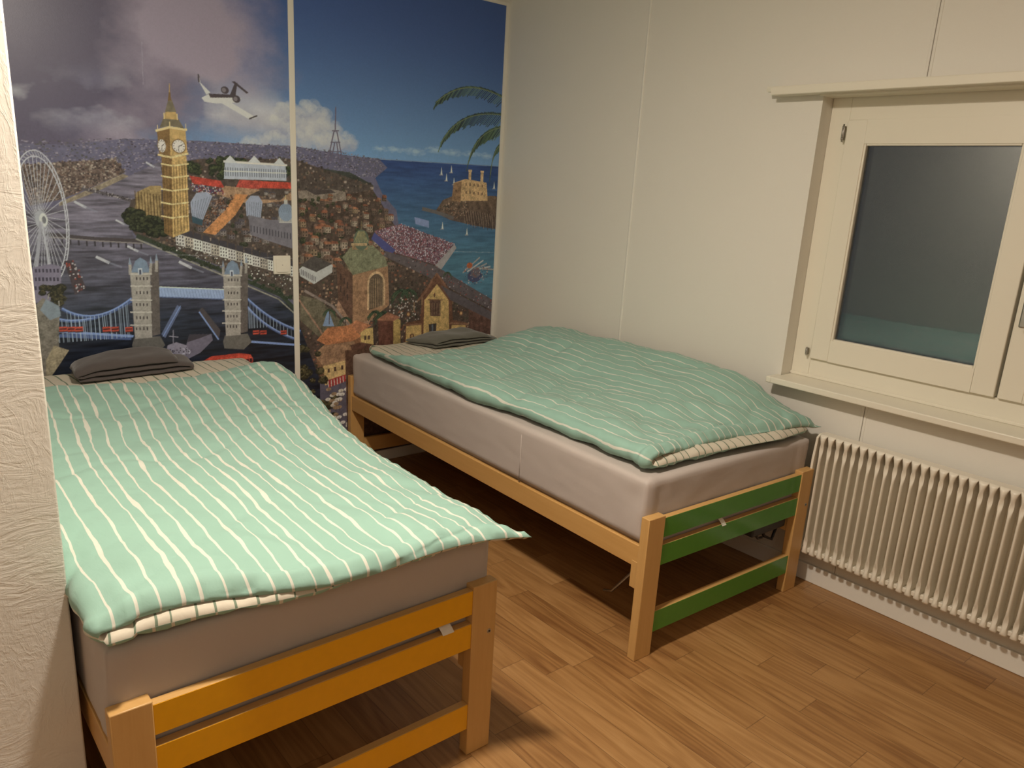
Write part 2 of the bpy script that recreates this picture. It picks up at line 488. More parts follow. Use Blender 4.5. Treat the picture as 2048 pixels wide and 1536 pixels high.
def fin_mesh():
    """one pressed column: wide head and foot, slim ridge between, dished petals"""
    bm = bmesh.new(); H = RZ1 - RZ0; nz, ny = 72, 8
    XF = -.103
    grid = []
    for i in range(nz + 1):
        t = i / nz
        # denser rows near both ends
        t = .5 - .5 * math.cos(math.pi * t) if True else t
        z = t * H
        e = min(z, H - z)
        top = z > H / 2
        full = RP / 2
        k = min(1, e / .050)
        w = .0054 + (full - .0054) * (1 - k) ** 1.6 if top else .0054 + (full * .80 - .0060) * (1 - k) ** 1.4
        if e < .004: w = full if top else full * .5
        # dished petal
        p = math.exp(-((e - (.058 if top else .050)) / .022) ** 2)
        wp = max(w, .0056 + .0022 * p)
        row = []
        for j in range(ny + 1):
            s = j / ny * 2 - 1
            ridge = .004 * (1 - s * s) * (1 - p) * min(1, e / .02)
            dish = -.0065 * (1 - abs(s) ** 2.5) * p
            x = XF - ridge - dish + .0035 * abs(s) ** 3 + (.010 * (1 - min(1, e / .010)) ** 2)
            row.append(bm.verts.new((x, s * wp, z)))
        grid.append((row, wp, z))
    for a, b in zip(grid[:-1], grid[1:]):
        for j in range(ny):
            f = bm.faces.new((a[0][j], a[0][j + 1], b[0][j + 1], b[0][j])); f.smooth = True
    XB = -.048
    back = [(bm.verts.new((XB, -g[1], g[2])), bm.verts.new((XB, g[1], g[2]))) for g in grid]
    for (a, b, g, h) in zip(back[:-1], back[1:], grid[:-1], grid[1:]):
        bm.faces.new((g[0][0], h[0][0], b[0], a[0])); bm.faces.new((g[0][-1], a[1], b[1], h[0][-1])); bm.faces.new((a[0], b[0], b[1], a[1]))
    bm.faces.new([v for v in grid[0][0]] + [back[0][1], back[0][0]])
    bm.faces.new([v for v in grid[-1][0]][::-1] + [back[-1][0], back[-1][1]])
    bmesh.ops.recalc_face_normals(bm, faces=bm.faces)
    me = bpy.data.meshes.new('column'); bm.to_mesh(me); bm.free(); me.materials.append(M['radiator'])
    return me


fin = fin_mesh(); NF = 34
for k in range(NF):
    o = bpy.data.objects.new('column', fin); COL.objects.link(o); o.parent = rad; o.location = (0, -.012 - RP / 2 - k * RP, 0)
LN = NF * RP + .02
mb = MB().box(-.052, -.044, -LN, -.008, .006, RZ1 - RZ0 - .004, .002)
mb.build('back_panel', M['radiator'], rad)
MB().box(-.090, -.046, -LN, -.010, .008, .026, .003).build('lower_channel', M['radiator'], rad)
mb = MB()
pts = [(-.105, .02), (-.112, .10), (-.112, .39), (-.105, RZ1 - RZ0 - .012), (-.085, RZ1 - RZ0 - .001), (-.055, RZ1 - RZ0 - .001), (-.048, RZ1 - RZ0 - .02), (-.048, .02), (-.07, .004)]
mb.prism(pts, -.011, -.002, 'y', bev=.002)
mb.build('end_section', M['radiator'], rad)
for y in (-.15, -.60, -.95): MB().box(-.05, 0.0, y - .012, y + .012, .38, .41, .001).build('wall_bracket', M['metal'], rad)

# ======================================================================
# beds
# ======================================================================
BW, BL, BH, LT, LW = .9215, 2.062, .5037, .0335, .0769
beech = (M['beech_z'], M['beech_y'], M['beech_x'])


def make_bed(name, loc, rz, slat_mat, label, fitting):
    r = empty(name, loc, rz); tag(r, label, 'bed', 'single beds')
    for (x0, x1) in ((0, LW), (BW - LW, BW)):
        for (y0, y1) in ((0, LT), (BL - LT, BL)):
            lg = MB().box(x0, x1, y0, y1, 0, BH, .0025).build('leg', M['beech_z'], r)
            if y0 == 0 and x0 > 0:
                b = MB().cyl((x1 - .021, -.0015, .361), (x1 - .021, .004, .361), .0062, n=20).build('bolt', M['metal'], lg)
                MB().cyl((x1 - .021, -.0022, .361), (x1 - .021, -.001, .361), .0028, n=6).build('socket', M['black'], b)
            if y0 == 0:
                MB().box(x0 + .003, x1 - .003, LT - .001, LT + .026, .25, .344, .002).build('corner_block', M['beech_z'], lg)
    for x0 in (.004, BW - .004 - .022):
        MB().box(x0, x0 + .022, LT, BL - LT, .3247, .4016, .002).build('side_rail', M['beech_y'], r)
    for (z0, z1) in ((.4245, .4935), (.3265, .3990), (.0815, .1590)):
        for yy in (0.0035, BL - .0255):
            s = MB().box(LW, BW - LW, yy + .0012, yy + .022, z0, z1, .0012).build('end_slat', M['beech_x'], r)
            if yy < 1:
                MB().box(LW + .0005, BW - LW - .0005, yy, yy + .0012, z0 + .0012, z1 - .0012).build('coloured_face', slat_mat, s)
    # slatted base
    sb = MB()
    for k in range(16):
        y = .09 + k * .125
        sb.box(.026, BW - .026, y, y + .055, .345, .355, .002)
    sb.build('slatted_base', M['beech_x'], r)
    MB().tube([(.20, .10, .33), (.19, .30, .06), (.19, .34, .045)], .005).build('brace', M['metal'], r)
    if not fitting: return r
    mb = MB().box(BW - .30, BW - .09, .03, .075, .275, .325, .006)
    mb.tube([(BW - .20, .06, .29), (BW - .16, .07, .235), (BW - .12, .06, .215), (BW - .10, .06, .26)], .006)
    mb.tube([(BW - .26, .06, .285), (BW - .23, .05, .25), (BW - .19, .06, .24)], .005)
    mb.build('hinge_fitting', M['black'], r)
    return r


def lerp(a, b, t): return a + (b - a) * t
def sstep(t): t = max(0, min(1, t)); return t * t * (3 - 2 * t)


def make_mattress(loc, rz, label, tagpos, sx=1.0):
    r = empty('mattress', loc, rz); tag(r, label, 'mattress', 'foam mattresses in grey sheets')
    W, LN_, H = BW - .012, 1.992, .268
    nx, ny, nz = 64, 130, 20
    bm = bmesh.new(); bmesh.ops.create_cube(bm, size=1.0)
    # build a dense rounded box from six grids
    bm.free(); bm = bmesh.new()
    def rb(x, y, z):
        # inflated box with a superellipse edge
        R = .018
        cx = min(max(x, R), W - R); cy_ = min(max(y, R), LN_ - R); cz = min(max(z, R), H - R)
        d = Vector((x - cx, y - cy_, z - cz))
        if d.length > 1e-6: d = d.normalized() * R
        p = Vector((cx, cy_, cz)) + d
        q = p.copy()
        # slack and pulls of the sheet
        n1 = noise.noise(Vector((x * 2.2, y * 2.0, z * 3 + 5)) + Vector((loc[0], 0, 0)))
        a = .0035 * n1
        corner = math.exp(-((min(x, W - x)) / .07) ** 2) * math.exp(-((min(y, LN_ - y)) / .07) ** 2)
        a += .0105 * corner * noise.noise(Vector((x * 26, y * 26, z * 7)))
        low = max(0, 1 - z / .07)
        a += .0050 * low * noise.noise(Vector((x * 18 + z * 40, y * 18 - z * 40, z * 16)))
        a += .0016 * noise.noise(Vector((x * 9, y * 9, z * 30)))
        a = min(a, .0035)
        if d.length > 1e-6: q += d.normalized() * a
        else: q += Vector((0, 0, a))
        if z < .062 and (x < W * .5 or True):
            k_ = sstep((.062 - z) / .014); ins = .0235
            q.x = min(max(q.x, ins * k_), W - ins * k_)
        sag = .004 * math.sin(math.pi * y / LN_)
        q.z += sag * (z / H) - .004 * (z / H)
        return q
    verts = {}
    def V(i, j, k):
        key = (i, j, k)
        if key not in verts:
            verts[key] = bm.verts.new(rb(W * i / nx, LN_ * j / ny, H * k / nz))
        return verts[key]
    for i in range(nx):
        for j in range(ny):
            for k in (0, nz): bm.faces.new((V(i, j, k), V(i + 1, j, k), V(i + 1, j + 1, k), V(i, j + 1, k)))
    for i in range(nx):
        for k in range(nz):
            for j in (0, ny): bm.faces.new((V(i, j, k), V(i + 1, j, k), V(i + 1, j, k + 1), V(i, j, k + 1)))
    for j in range(ny):
        for k in range(nz):
            for i in (0, nx): bm.faces.new((V(i, j, k), V(i, j + 1, k), V(i, j + 1, k + 1), V(i, j, k + 1)))
    bmesh.ops.recalc_face_normals(bm, faces=bm.faces)
    me = bpy.data.meshes.new('fitted_sheet'); bm.to_mesh(me); bm.free(); me.materials.append(M['sheet'])
    o = bpy.data.objects.new('fitted_sheet', me); COL.objects.link(o); o.parent = r; smooth(o)
    # sewn seam down the side facing out
    MB().tube([(-.0005, .62, .05), (-.001, .62, .14), (-.0005, .62, H - .03)], .0022).build('seam', M['sheet'], o)
    if tagpos:
        x, y, z, w, h, tl = tagpos
        mb = MB(); n = 6
        rows = []
        for k in range(n + 1):
            t = k / n
            rows.append([(x + sx_, y - t * .034 + tl * 0, z - .026 * t * t + .004 * math.sin(t * 3)) for sx_ in (t * .014, w + t * .014)])
        for (a, b) in zip(rows[:-1], rows[1:]):
            vs = [mb.bm.verts.new(p) for p in (a[0], a[1], b[1], b[0])]; mb.bm.faces.new(vs)
        bmesh.ops.remove_doubles(mb.bm, verts=mb.bm.verts, dist=1e-5)
        lo = mb.build('care_label', M['label'], r); sm = lo.modifiers.new('thick', 'SOLIDIFY'); sm.thickness = .0006
    return r


AR, AL = -0.0365, 0.0
RB = Vector((-.1028 - BW, -2.07, 0)); LB = Vector((-1.6513 - BW, -2.0937, 0))
bedR = make_bed('single_bed', RB, AR, M['green'], 'beech single bed with green foot slats, beside the radiator', True)
bedL = make_bed('single_bed', LB, AL, M['yellow'], 'beech single bed with yellow foot slats, against the plastered partition', False)
def on_bed(B, ang, x, y, z):
    return (B.x + x * math.cos(ang) - y * math.sin(ang), B.y + x * math.sin(ang) + y * math.cos(ang), z)
make_mattress(on_bed(RB, AR, .006, .032, .356), AR, 'mattress in a taupe fitted sheet on the green-slatted bed', (.365, .003, .062, .022, .03, 0))
make_mattress(on_bed(LB, AL, .006, .032, .356), AL, 'mattress in a taupe fitted sheet on the yellow-slatted bed', (.735, .004, .066, .034, .03, 0))

# ======================================================================
# duvets: folded lengthwise, the fold on the side away from the window
# ======================================================================
def lerp(a, b, t): return a + (b - a) * t
def sstep(t): t = max(0, min(1, t)); return t * t * (3 - 2 * t)


def make_duvet(P):
    """P['top'](x01, y) -> height of the upper surface of the folded duvet.
       returns one closed padded sheet, mint outside and cream inside."""
    NU_T, NU_A, NV = 84, 14, 176
    xl, xr = P['xl'], P['xr']            # functions of y
    yhT, yhB = P['yhT'], P['yhB']
    zb = P['zb']
    S = []
    for k in range(NU_T + 1): S.append(('t', 1 - k / NU_T))
    for k in range(1, NU_A): S.append(('a', k / NU_A))
    for k in range(NU_T + 1): S.append(('b', k / NU_T))
    ns = len(S)
    A = np.zeros((ns, NV + 1, 3)); EH = np.zeros((ns, NV + 1)); U = np.zeros((ns, NV + 1)); Vv = np.zeros((ns, NV + 1))
    for i, (kind, q) in enumerate(S):
        mixb = {'t': 0.0, 'a': q, 'b': 1.0}[kind]
        yh = lerp(yhT, yhB, sstep(mixb))
        for j in range(NV + 1):
            t = j / NV
            tt = .5 - .5 * math.cos(math.pi * t); tt = lerp(t, tt, .65)
            x01 = q if kind != 'a' else 0.0
            # edges belly in between pointed corners
            y_f = P['foot'](x01, kind)
            bow_f = P['ear'] * (max(0.0, 2 * x01 - 1) ** 6 if kind == 't' else 0.0)
            y = lerp(y_f - bow_f, yh, tt)
            X0, X1 = xl(y), xr(y)
            if kind == 'b': X1 -= .02
            ear_x = P['ear'] * (2 * abs(tt - .5)) ** 9
            foot_d = (y - (y_f - bow_f))
            # centre heights of the two layers
            hT = P['h']; hB = P['hb']
            ed = min(1.0, max(0, foot_d / .15)); ed = math.sqrt(1 - (1 - ed) ** 2)
            hd = min(1.0, max(0, (yhT - y) / .12)); hd = math.sqrt(1 - (1 - hd) ** 2)
            sd = min(1.0, max(0, (1 - x01) * (X1 - X0) / .12)); sd = math.sqrt(1 - (1 - sd) ** 2)
            zt = P['top'](x01, y)
            drop = (1 - ed * .98) * P['fdrop'] + (1 - hd) * .035 * (1 if kind == 't' else 0) + (1 - sd) * .028
            zbc = zb + hB
            ztc = max(zt - hT - drop * .8, zbc + .010)
            if kind == 't':
                rr = (ztc - zbc) / 2
                c = Vector((lerp(X0 + rr, X1 + ear_x, x01), y, ztc))
            elif kind == 'b':
                rr = (ztc - zbc) / 2
                c = Vector((lerp(X0 + rr, X1, x01), y, zbc))
            else:
                rr = (ztc - zbc) / 2; a = math.pi / 2 + math.pi * q
                c = Vector((X0 + rr + rr * 1.15 * math.cos(a), y, (ztc + zbc) / 2 + rr * math.sin(a)))
            A[i, j] = c
            # padding thickness
            de = min((y - (y_f - bow_f)) / .060, (yh - y) / .07, 1.0)
            if kind != 'a': de = min(de, (1 - x01) / .10 + 0.0, 1)
            de = max(0.0, de)
            hh = (hT if kind == 't' else hB if kind == 'b' else lerp(hT, hB, q)) * math.sqrt(max(0, 1 - (1 - de) ** 2))
            if kind == 'a': hh = min(hh, .018)
            elif x01 < .08: hh = lerp(min(hh, .018), hh, x01 / .08)
            EH[i, j] = hh
            Vv[i, j] = y
    # arc length across, for the print
    for j in range(NV + 1):
        u = 0
        for i in range(ns):
            if i: u += float(np.linalg.norm(A[i, j, [0, 2]] - A[i - 1, j, [0, 2]]))
            U[i, j] = u
    # print runs straight along the cloth: take the mid-length value, partly following the outline
    um = U[:, NV // 2].copy()
    U = U * .35 + um[:, None] * .65
    # normals
    dS = np.gradient(A, axis=0); dT = np.gradient(A, axis=1)
    Nn = np.cross(dT, dS); Nn /= np.maximum(1e-9, np.linalg.norm(Nn, axis=2, keepdims=True))
    if Nn[10, NV // 2, 2] < 0: Nn = -Nn
    sd_ = P['seed']
    bm = bmesh.new(); uvl = bm.loops.layers.uv.new('print')
    W = np.zeros((ns, NV + 1))
    for i in range(ns):
        for j in range(NV + 1):
            u, y = U[i, j], Vv[i, j]
            e1 = math.exp(-(j / NV) / .05) ; e2 = math.exp(-(1 - j / NV) / .05); e3 = math.exp(-min(i, ns - 1 - i) / 9.0)
            w = .0085 * P['wr'] * noise.noise(Vector((u * 5.5, y * 4.2, sd_)))
            w += .0070 * P['wr'] * noise.noise(Vector((u * 13 + 2 * math.sin(y * 5), y * 6, sd_ + 4)))
            w += .0120 * (e1 + .6 * e2) * noise.noise(Vector((u * 42, y * 8, sd_ + 9)))
            w += .0080 * e3 * noise.noise(Vector((u * 10, y * 40, sd_ + 11)))
            w += .0034 * noise.noise(Vector((u * 30 + y * 22, y * 26 - u * 10, sd_ + 2)))
            rg = 1 - abs(noise.noise(Vector((u * 3.1 + y * 3.4, y * 3.0 - u * 1.3, sd_ + 20)))) * 5
            if rg > 0: w -= .0060 * P['wr'] * rg * rg
            fd = Vv[i, j] - Vv[i, 0]
            w -= .0050 * math.exp(-((fd - .048 - .012 * noise.noise(Vector((u * 6, 1, sd_)))) / .0065) ** 2) * max(0, .6 + 1.4 * noise.noise(Vector((u * 3.3, 5, sd_))))
            w += .0040 * math.exp(-((fd - .030) / .016) ** 2)
            W[i, j] = w
    vo, vi = [], []
    kinds = [k for k, _ in S]
    for i in range(ns):
        ro, ri = [], []
        for j in range(NV + 1):
            edge = j in (0, NV) or i in (0, ns - 1)
            h = EH[i, j] + (0 if edge else W[i, j] * (1.0 if kinds[i] != 'b' else .5))
            po = A[i, j] + Nn[i, j] * max(h, .0008)
            pi_ = A[i, j] - Nn[i, j] * max((EH[i, j] * (.62 if kinds[i] != 'b' else 1.15) + (0 if edge else W[i, j] * .3)), .0008)
            if kinds[i] == 'b':
                po[2] = max(po[2], zb + .0005)
            ro.append(bm.verts.new(po)); ri.append(bm.verts.new(pi_))
        vo.append(ro); vi.append(ri)
    def quad(a, b, c, d, mi, uvs):
        f = bm.faces.new((a, b, c, d)); f.smooth = True; f.material_index = mi
        for lp, uv in zip(f.loops, uvs): lp[uvl].uv = uv
    for i in range(ns - 1):
        for j in range(NV):
            uvs = [(U[i, j], Vv[i, j]), (U[i + 1, j], Vv[i + 1, j]), (U[i + 1, j + 1], Vv[i + 1, j + 1]), (U[i, j + 1], Vv[i, j + 1])]
            quad(vo[i][j], vo[i + 1][j], vo[i + 1][j + 1], vo[i][j + 1], 0, uvs)
            quad(vi[i][j + 1], vi[i + 1][j + 1], vi[i + 1][j], vi[i][j], 1, [uvs[3], uvs[2], uvs[1], uvs[0]])
    for i in range(ns - 1):
        for j in (0, NV):
            uvs = [(U[i, j], Vv[i, j]), (U[i + 1, j], Vv[i + 1, j])]
            quad(vo[i][j], vo[i + 1][j], vi[i + 1][j], vi[i][j], 0, uvs + uvs[::-1])
    for j in range(NV):
        for i in (0, ns - 1):
            uvs = [(U[i, j], Vv[i, j]), (U[i, j + 1], Vv[i, j + 1])]
            quad(vo[i][j], vo[i][j + 1], vi[i][j + 1], vi[i][j], 0, uvs + uvs[::-1])
    bmesh.ops.recalc_face_normals(bm, faces=bm.faces)
    me = bpy.data.meshes.new('duvet'); bm.to_mesh(me); bm.free()
    me.materials.append(P['mat']); me.materials.append(M['reverse'])
    o = bpy.data.objects.new('duvet', me); COL.objects.link(o)
    # keep the origin at the foot corner of the folded duvet
    c0 = Vector((float(A[:, :, 0].min()), float(A[:, :, 1].min()), zb))
    me.transform(Matrix.Translation(-c0)); o.location = c0
    return o


ZM = .6285


def topL(x, y):
    z = .708 + .010 * math.sin(y * 3.1 + 1.0) * math.sin(x * 4) - .016 * x
    z += .035 * math.exp(-((x - .93) / .12) ** 2 - ((y + .50) / .20) ** 2)
    z += .010 * math.exp(-((x - .10) / .2) ** 2)
    z -= .012 * math.exp(-((x - .45) / .22) ** 2 - ((y + .75) / .35) ** 2)
    return z


def topR(x, y):
    z = .690 + .115 * sstep(x * 1.05) * sstep((y + 2.12) / .50) * (1 - .65 * sstep((y + .75) / .45))
    z += .020 * math.exp(-((x - .05) / .12) ** 2)
    z -= .030 * math.exp(-((x - .42) / .15) ** 2 - ((y + 1.25) / .35) ** 2)
    z += .018 * math.exp(-((x - .30) / .14) ** 2 - ((y + .85) / .25) ** 2)
    z += .016 * math.exp(-((x - .72) / .16) ** 2 - ((y + .80) / .3) ** 2)
    z += .020 * sstep((y + 2.2) / .3) * math.exp(-((x - .95) / .2) ** 2) * .5
    return z


dL = make_duvet(dict(xl=lambda y: -2.572 + .012 * sstep((y + 1.2) / .8) * 1.0, xr=lambda y: lerp(-1.672, -1.470, sstep((y + 1.9) / 1.75)) + .012 * math.sin(y * 6),
                     foot=lambda x, k: -2.072 - (.068 if k == 't' else .035) * sstep((x - .15) / .45) + .012 * math.sin(x * 9 + 1) * (x > .05) - (.015 if k == 'b' else 0), yhT=-.345, yhB=-.035, zb=ZM, h=.024, hb=.019, ear=.045, fdrop=.034, top=topL, seed=3.3, wr=1.0, mat=M['mint']))
tag(dL, 'mint duvet with wavy cream stripes folded on the yellow-slatted bed', 'duvet', 'striped duvets')
dR = make_duvet(dict(xl=lambda y: -.948 + .030 * sstep((y + 1.0) / .6) + .045 * sstep((y + .5) / .45) + .006 * math.sin(y * 7), xr=lambda y: lerp(-.085, -.055, sstep((y + 2.1) / .5)) - .01,
                     foot=lambda x, k: -2.000 + .030 * math.sin(math.pi * min(1, x * 1.3)) - (.045 * x) - (.030 * math.sin(math.pi * x) + .012 if k == 'b' else 0), yhT=-.46, yhB=-.07, zb=ZM, h=.024, hb=.019, ear=.035, fdrop=.014, top=topR, seed=8.1, wr=1.35, mat=M['mint_b']))
tag(dR, 'mint duvet with wavy cream stripes folded on the green-slatted bed by the window', 'duvet', 'striped duvets')

# ======================================================================
# towels
# ======================================================================
def make_towel(name, loc, rz, length, width, t, folds, mat, label, seed, skew=0.0, lift=0.0):
    """a ribbon folded back and forth (folds layers), swept across its width"""
    path = []; z = t * .55; L0 = length
    for k in range(folds):
        x0 = (.02 * k) * (1 if k % 2 else .5); x1 = L0 - .018 * k * (1.4 if k % 2 else 1)
        n = 22
        xs = [lerp(x0, x1, i / n) for i in range(n + 1)]
        if k % 2: xs = xs[::-1]
        for x in xs:
            b = math.sin(math.pi * min(1, max(0, x / L0)))
            path.append((x, z + .003 * k * b + lift * k * b))
        if k < folds - 1:
            xe = xs[-1]; sgn = 1 if k % 2 == 0 else -1; r = t * .56
            for a in (30, 60, 90, 120, 150):
                a = math.radians(a); path.append((xe + sgn * r * 1.3 * math.sin(a), z + r * (1 - math.cos(a))))
        z += t * 1.02
    N = len(path); path = np.array(path); d = np.gradient(path, axis=0); nn = np.stack([-d[:, 1], d[:, 0]], 1); nn /= np.linalg.norm(nn, axis=1, keepdims=True)
    bm = bmesh.new(); NW = 26; rings = []
    for j in range(NW + 1):
        v = j / NW; vv = v * 2 - 1; e = math.sqrt(max(0, 1 - abs(vv) ** 9)); y = vv * width / 2
        ring = []
        for side in (1, -1):
            idx = range(N) if side == 1 else range(N - 1, -1, -1)
            for i in idx:
                endr = min(1, i / 2 + .35, (N - 1 - i) / 2 + .35)
                h = t * .48 * max(.25, e) * endr * side
                x = path[i, 0] + nn[i, 0] * h; zz_ = path[i, 1] + nn[i, 1] * h
                w = .0035 * noise.noise(Vector((x * 20, y * 20, seed + zz_ * 30)))
                x += skew * vv * .5 * (1 + zz_ * 8); x += w * 2
                zz_ += w + .012 * noise.noise(Vector((x * 6, y * 6, seed))) * min(1, zz_ / .02)
                zz_ *= 1 - .30 * min(1, abs(x / length * 2 - 1)) ** 4 - .22 * abs(vv) ** 5
                ring.append(bm.verts.new((x - length / 2, y + .008 * noise.noise(Vector((x * 9, 0, seed + zz_ * 20))), max(.0008, zz_))))
        rings.append(ring)
    R = len(rings[0])
    for a, b in zip(rings[:-1], rings[1:]):
        for i in range(R):
            f = bm.faces.new((a[i], a[(i + 1) % R], b[(i + 1) % R], b[i])); f.smooth = True
    for ring, rev in ((rings[0], 1), (rings[-1], 0)):
        for i in range(N - 1):
            q = [ring[i], ring[i + 1], ring[R - 2 - i], ring[R - 1 - i]]
            f = bm.faces.new(q[::-1] if rev else q); f.smooth = True
    bmesh.ops.recalc_face_normals(bm, faces=bm.faces)
    me = bpy.data.meshes.new(name); bm.to_mesh(me); bm.free(); me.materials.append(mat)
    o = bpy.data.objects.new(name, me); COL.objects.link(o); o.location = loc; o.rotation_euler = (0, 0, rz)
    return tag(o, label, 'towel', 'folded towels at the bed heads')


ZT = ZM + .044
make_towel('folded_towel', (-2.01, -.165, ZT), .10, .42, .20, .024, 3, M['towel_dark'], 'folded charcoal towel at the head of the yellow-slatted bed', 2.0, .03, .0)
make_towel('folded_towel', (-.46, -.225, ZT), .08, .42, .20, .017, 3, M['towel_green'], 'folded grey-green towel at the head of the green-slatted bed', 6.0, -.03, .0)

# ======================================================================
# light switch on the picture wall
# ======================================================================
sw = empty('light_switch', (-1.288, 0, 1.068)); tag(sw, 'square ivory light switch on the picture wall, left of the white strip', 'switch')
MB().box(-.0415, .0415, -.012, -.001, -.0425, .0425, .003).build('cover_frame', M['switch'], sw)
rk = MB().prism([(-.0155, -.030), (-.012, -.030), (-.012, .030), (-.0135, .030)], -.030, .030, 'x').build('rocker', M['switch'], sw)
MB().cyl((0, -.0152, 0), (0, -.0135, 0), .0022, n=12).build('indicator', M['metal'], rk)
MB().box(-.026, .026, -.0165, -.0135, -.0335, -.0305, .0005).build('lip', M['trim'], rk)

PIX_TO_WALL = (0.00225904443, 0.000112500539, -2.30173404, -0.000384286838, -0.00186625002, 2.00955371, -0.000321931029, -0.000122296747)                         # homography from this camera's image pixels to metres on the wall


def sheet(u, v):  # u, v are image pixels; returns x, z on the wall
    h = PIX_TO_WALL; w = h[6] * u + h[7] * v + 1
    return ((h[0] * u + h[1] * v + h[2]) / w, (h[3] * u + h[4] * v + h[5]) / w)


def Q(s):  # values already converted from image pixels
    """outline given in millimetres along and up the wall"""
    return [tuple(float(c) * .001 for c in t.split(',')) for t in s.split()]


def QQ(s):
    return Q(s)[0]


Q3 = Q


def Q2(*n):  # flat list of image pixel pairs, mapped to the wall
    return [sheet(n[i], n[i + 1]) for i in range(0, len(n), 2)]

# ---------------------------------------------------------------- the printed picture on the head wall
CX0, CX1, CZ0, CZ1 = -2.58, -0.022, 0.06, 2.376
CS = 0.00125                      # drawing cell, averaged 2 x 2 into the mesh
NX = int((CX1 - CX0) / CS) // 2 * 2
NZ = int((CZ1 - CZ0) / CS) // 2 * 2
rng = np.random.default_rng(7)


def lin(c):
    c = np.asarray(c, dtype=np.float64) / 255.0
    return np.where(c <= 0.04045, c / 12.92, ((c + 0.055) / 1.055) ** 2.4)


def ink(r, g, b):
    """ink colour on the paper, as reflectance"""
    k = .12; l = .35 * r + .45 * g + .2 * b
    r, g, b = r * (1 - k) + l * k, g * (1 - k) + l * k, b * (1 - k) + l * k
    return np.clip(lin((r, g, b)) * np.array((1.38, 1.57, 2.0)), 0.0, 0.86).astype(np.float32)


def vnoise(nx, nz, fx, fz, seed):
    r = np.random.default_rng(seed)
    gx, gz = int(fx) + 3, int(fz) + 3
    g = r.random((gz, gx)).astype(np.float32)
    x = np.linspace(0, fx, nx, dtype=np.float32)
    z = np.linspace(0, fz, nz, dtype=np.float32)
    xi = x.astype(int); zi = z.astype(int)
    xf = x - xi; zf = z - zi
    xf = xf * xf * (3 - 2 * xf); zf = zf * zf * (3 - 2 * zf)
    a = g[zi][:, xi]; b = g[zi][:, xi + 1]; c = g[zi + 1][:, xi]; d = g[zi + 1][:, xi + 1]
    xf = xf[None, :]; zf = zf[:, None]
    return (a * (1 - xf) + b * xf) * (1 - zf) + (c * (1 - xf) + d * xf) * zf


def fbm(fx, fz, seed, octs=6):
    out = np.zeros((NZ, NX), np.float32); amp = 1.0; tot = 0
    for o in range(octs):
        out += amp * vnoise(NX, NZ, fx * 2 ** o, fz * 2 ** o, seed + o * 13); tot += amp; amp *= 0.55
    return out / tot


CV = np.zeros((NZ, NX, 3), np.float32)          # row 0 is the bottom
XX = (CX0 + (np.arange(NX) + 0.5) * CS).astype(np.float32)
ZZ = (CZ0 + (np.arange(NZ) + 0.5) * CS).astype(np.float32)


def win(x0, x1, z0, z1):
    i0 = max(0, int((x0 - CX0) / CS) - 1); i1 = min(NX, int((x1 - CX0) / CS) + 2)
    j0 = max(0, int((z0 - CZ0) / CS) - 1); j1 = min(NZ, int((z1 - CZ0) / CS) + 2)
    return i0, i1, j0, j1


def pmask(pts):
    xs = [p[0] for p in pts]; zs = [p[1] for p in pts]
    i0, i1, j0, j1 = win(min(xs), max(xs), min(zs), max(zs))
    if i1 <= i0 or j1 <= j0:
        return None
    X = XX[i0:i1][None, :]; Z = ZZ[j0:j1][:, None]
    m = np.zeros((j1 - j0, i1 - i0), bool)
    n = len(pts)
    for k in range(n):
        xa, za = pts[k]; xb, zb = pts[(k + 1) % n]
        if za == zb:
            continue
        c = ((za > Z) != (zb > Z)) & (X < (xb - xa) * (Z - za) / (zb - za) + xa)
        m ^= c
    return i0, i1, j0, j1, m


def poly(pts, col, a=1.0, tex=0.0, tex_s=None):
    r = pmask(pts)
    if r is None:
        return
    i0, i1, j0, j1, m = r
    v = CV[j0:j1, i0:i1]
    c = np.broadcast_to(col, v.shape)
    if tex:
        k = 1 + tex * (TEX[j0:j1, i0:i1, None] - 0.5) * 2
        c = c * k
    v[m] = v[m] * (1 - a) + c[m] * a


def gpoly(pts, c_top, c_bot, tex=0.0):
    r = pmask(pts)
    if r is None:
        return
    i0, i1, j0, j1, m = r
    zs = [p[1] for p in pts]
    t = np.clip((ZZ[j0:j1] - min(zs)) / max(1e-6, max(zs) - min(zs)), 0, 1)[:, None, None]
    c = np.broadcast_to(c_bot * (1 - t) + c_top * t, (j1 - j0, i1 - i0, 3)).copy()
    if tex:
        c *= 1 + tex * (TEX[j0:j1, i0:i1, None] - 0.5) * 2
    CV[j0:j1, i0:i1][m] = c[m]


def stroke(pts, w, col, a=1.0):
    for (xa, za), (xb, zb) in zip(pts[:-1], pts[1:]):
        dx, dz = xb - xa, zb - za
        L = math.hypot(dx, dz) or 1e-6
        nx, nz = -dz / L * w / 2, dx / L * w / 2
        ex, ez = dx / L * w * .3, dz / L * w * .3
        poly([(xa + nx - ex, za + nz - ez), (xb + nx + ex, zb + nz + ez), (xb - nx + ex, zb - nz + ez), (xa - nx - ex, za - nz - ez)], col, a)


def disc(x, z, rx, rz, col, a=1.0, n=20):
    poly([(x + rx * math.cos(k * 2 * math.pi / n), z + rz * math.sin(k * 2 * math.pi / n)) for k in range(n)], col, a)


def box2(x, z, w, h, col, a=1.0):
    poly([(x, z), (x + w, z), (x + w, z + h), (x, z + h)], col, a)


def lerp2(a, b, t):
    return (a[0] + (b[0] - a[0]) * t, a[1] + (b[1] - a[1]) * t)


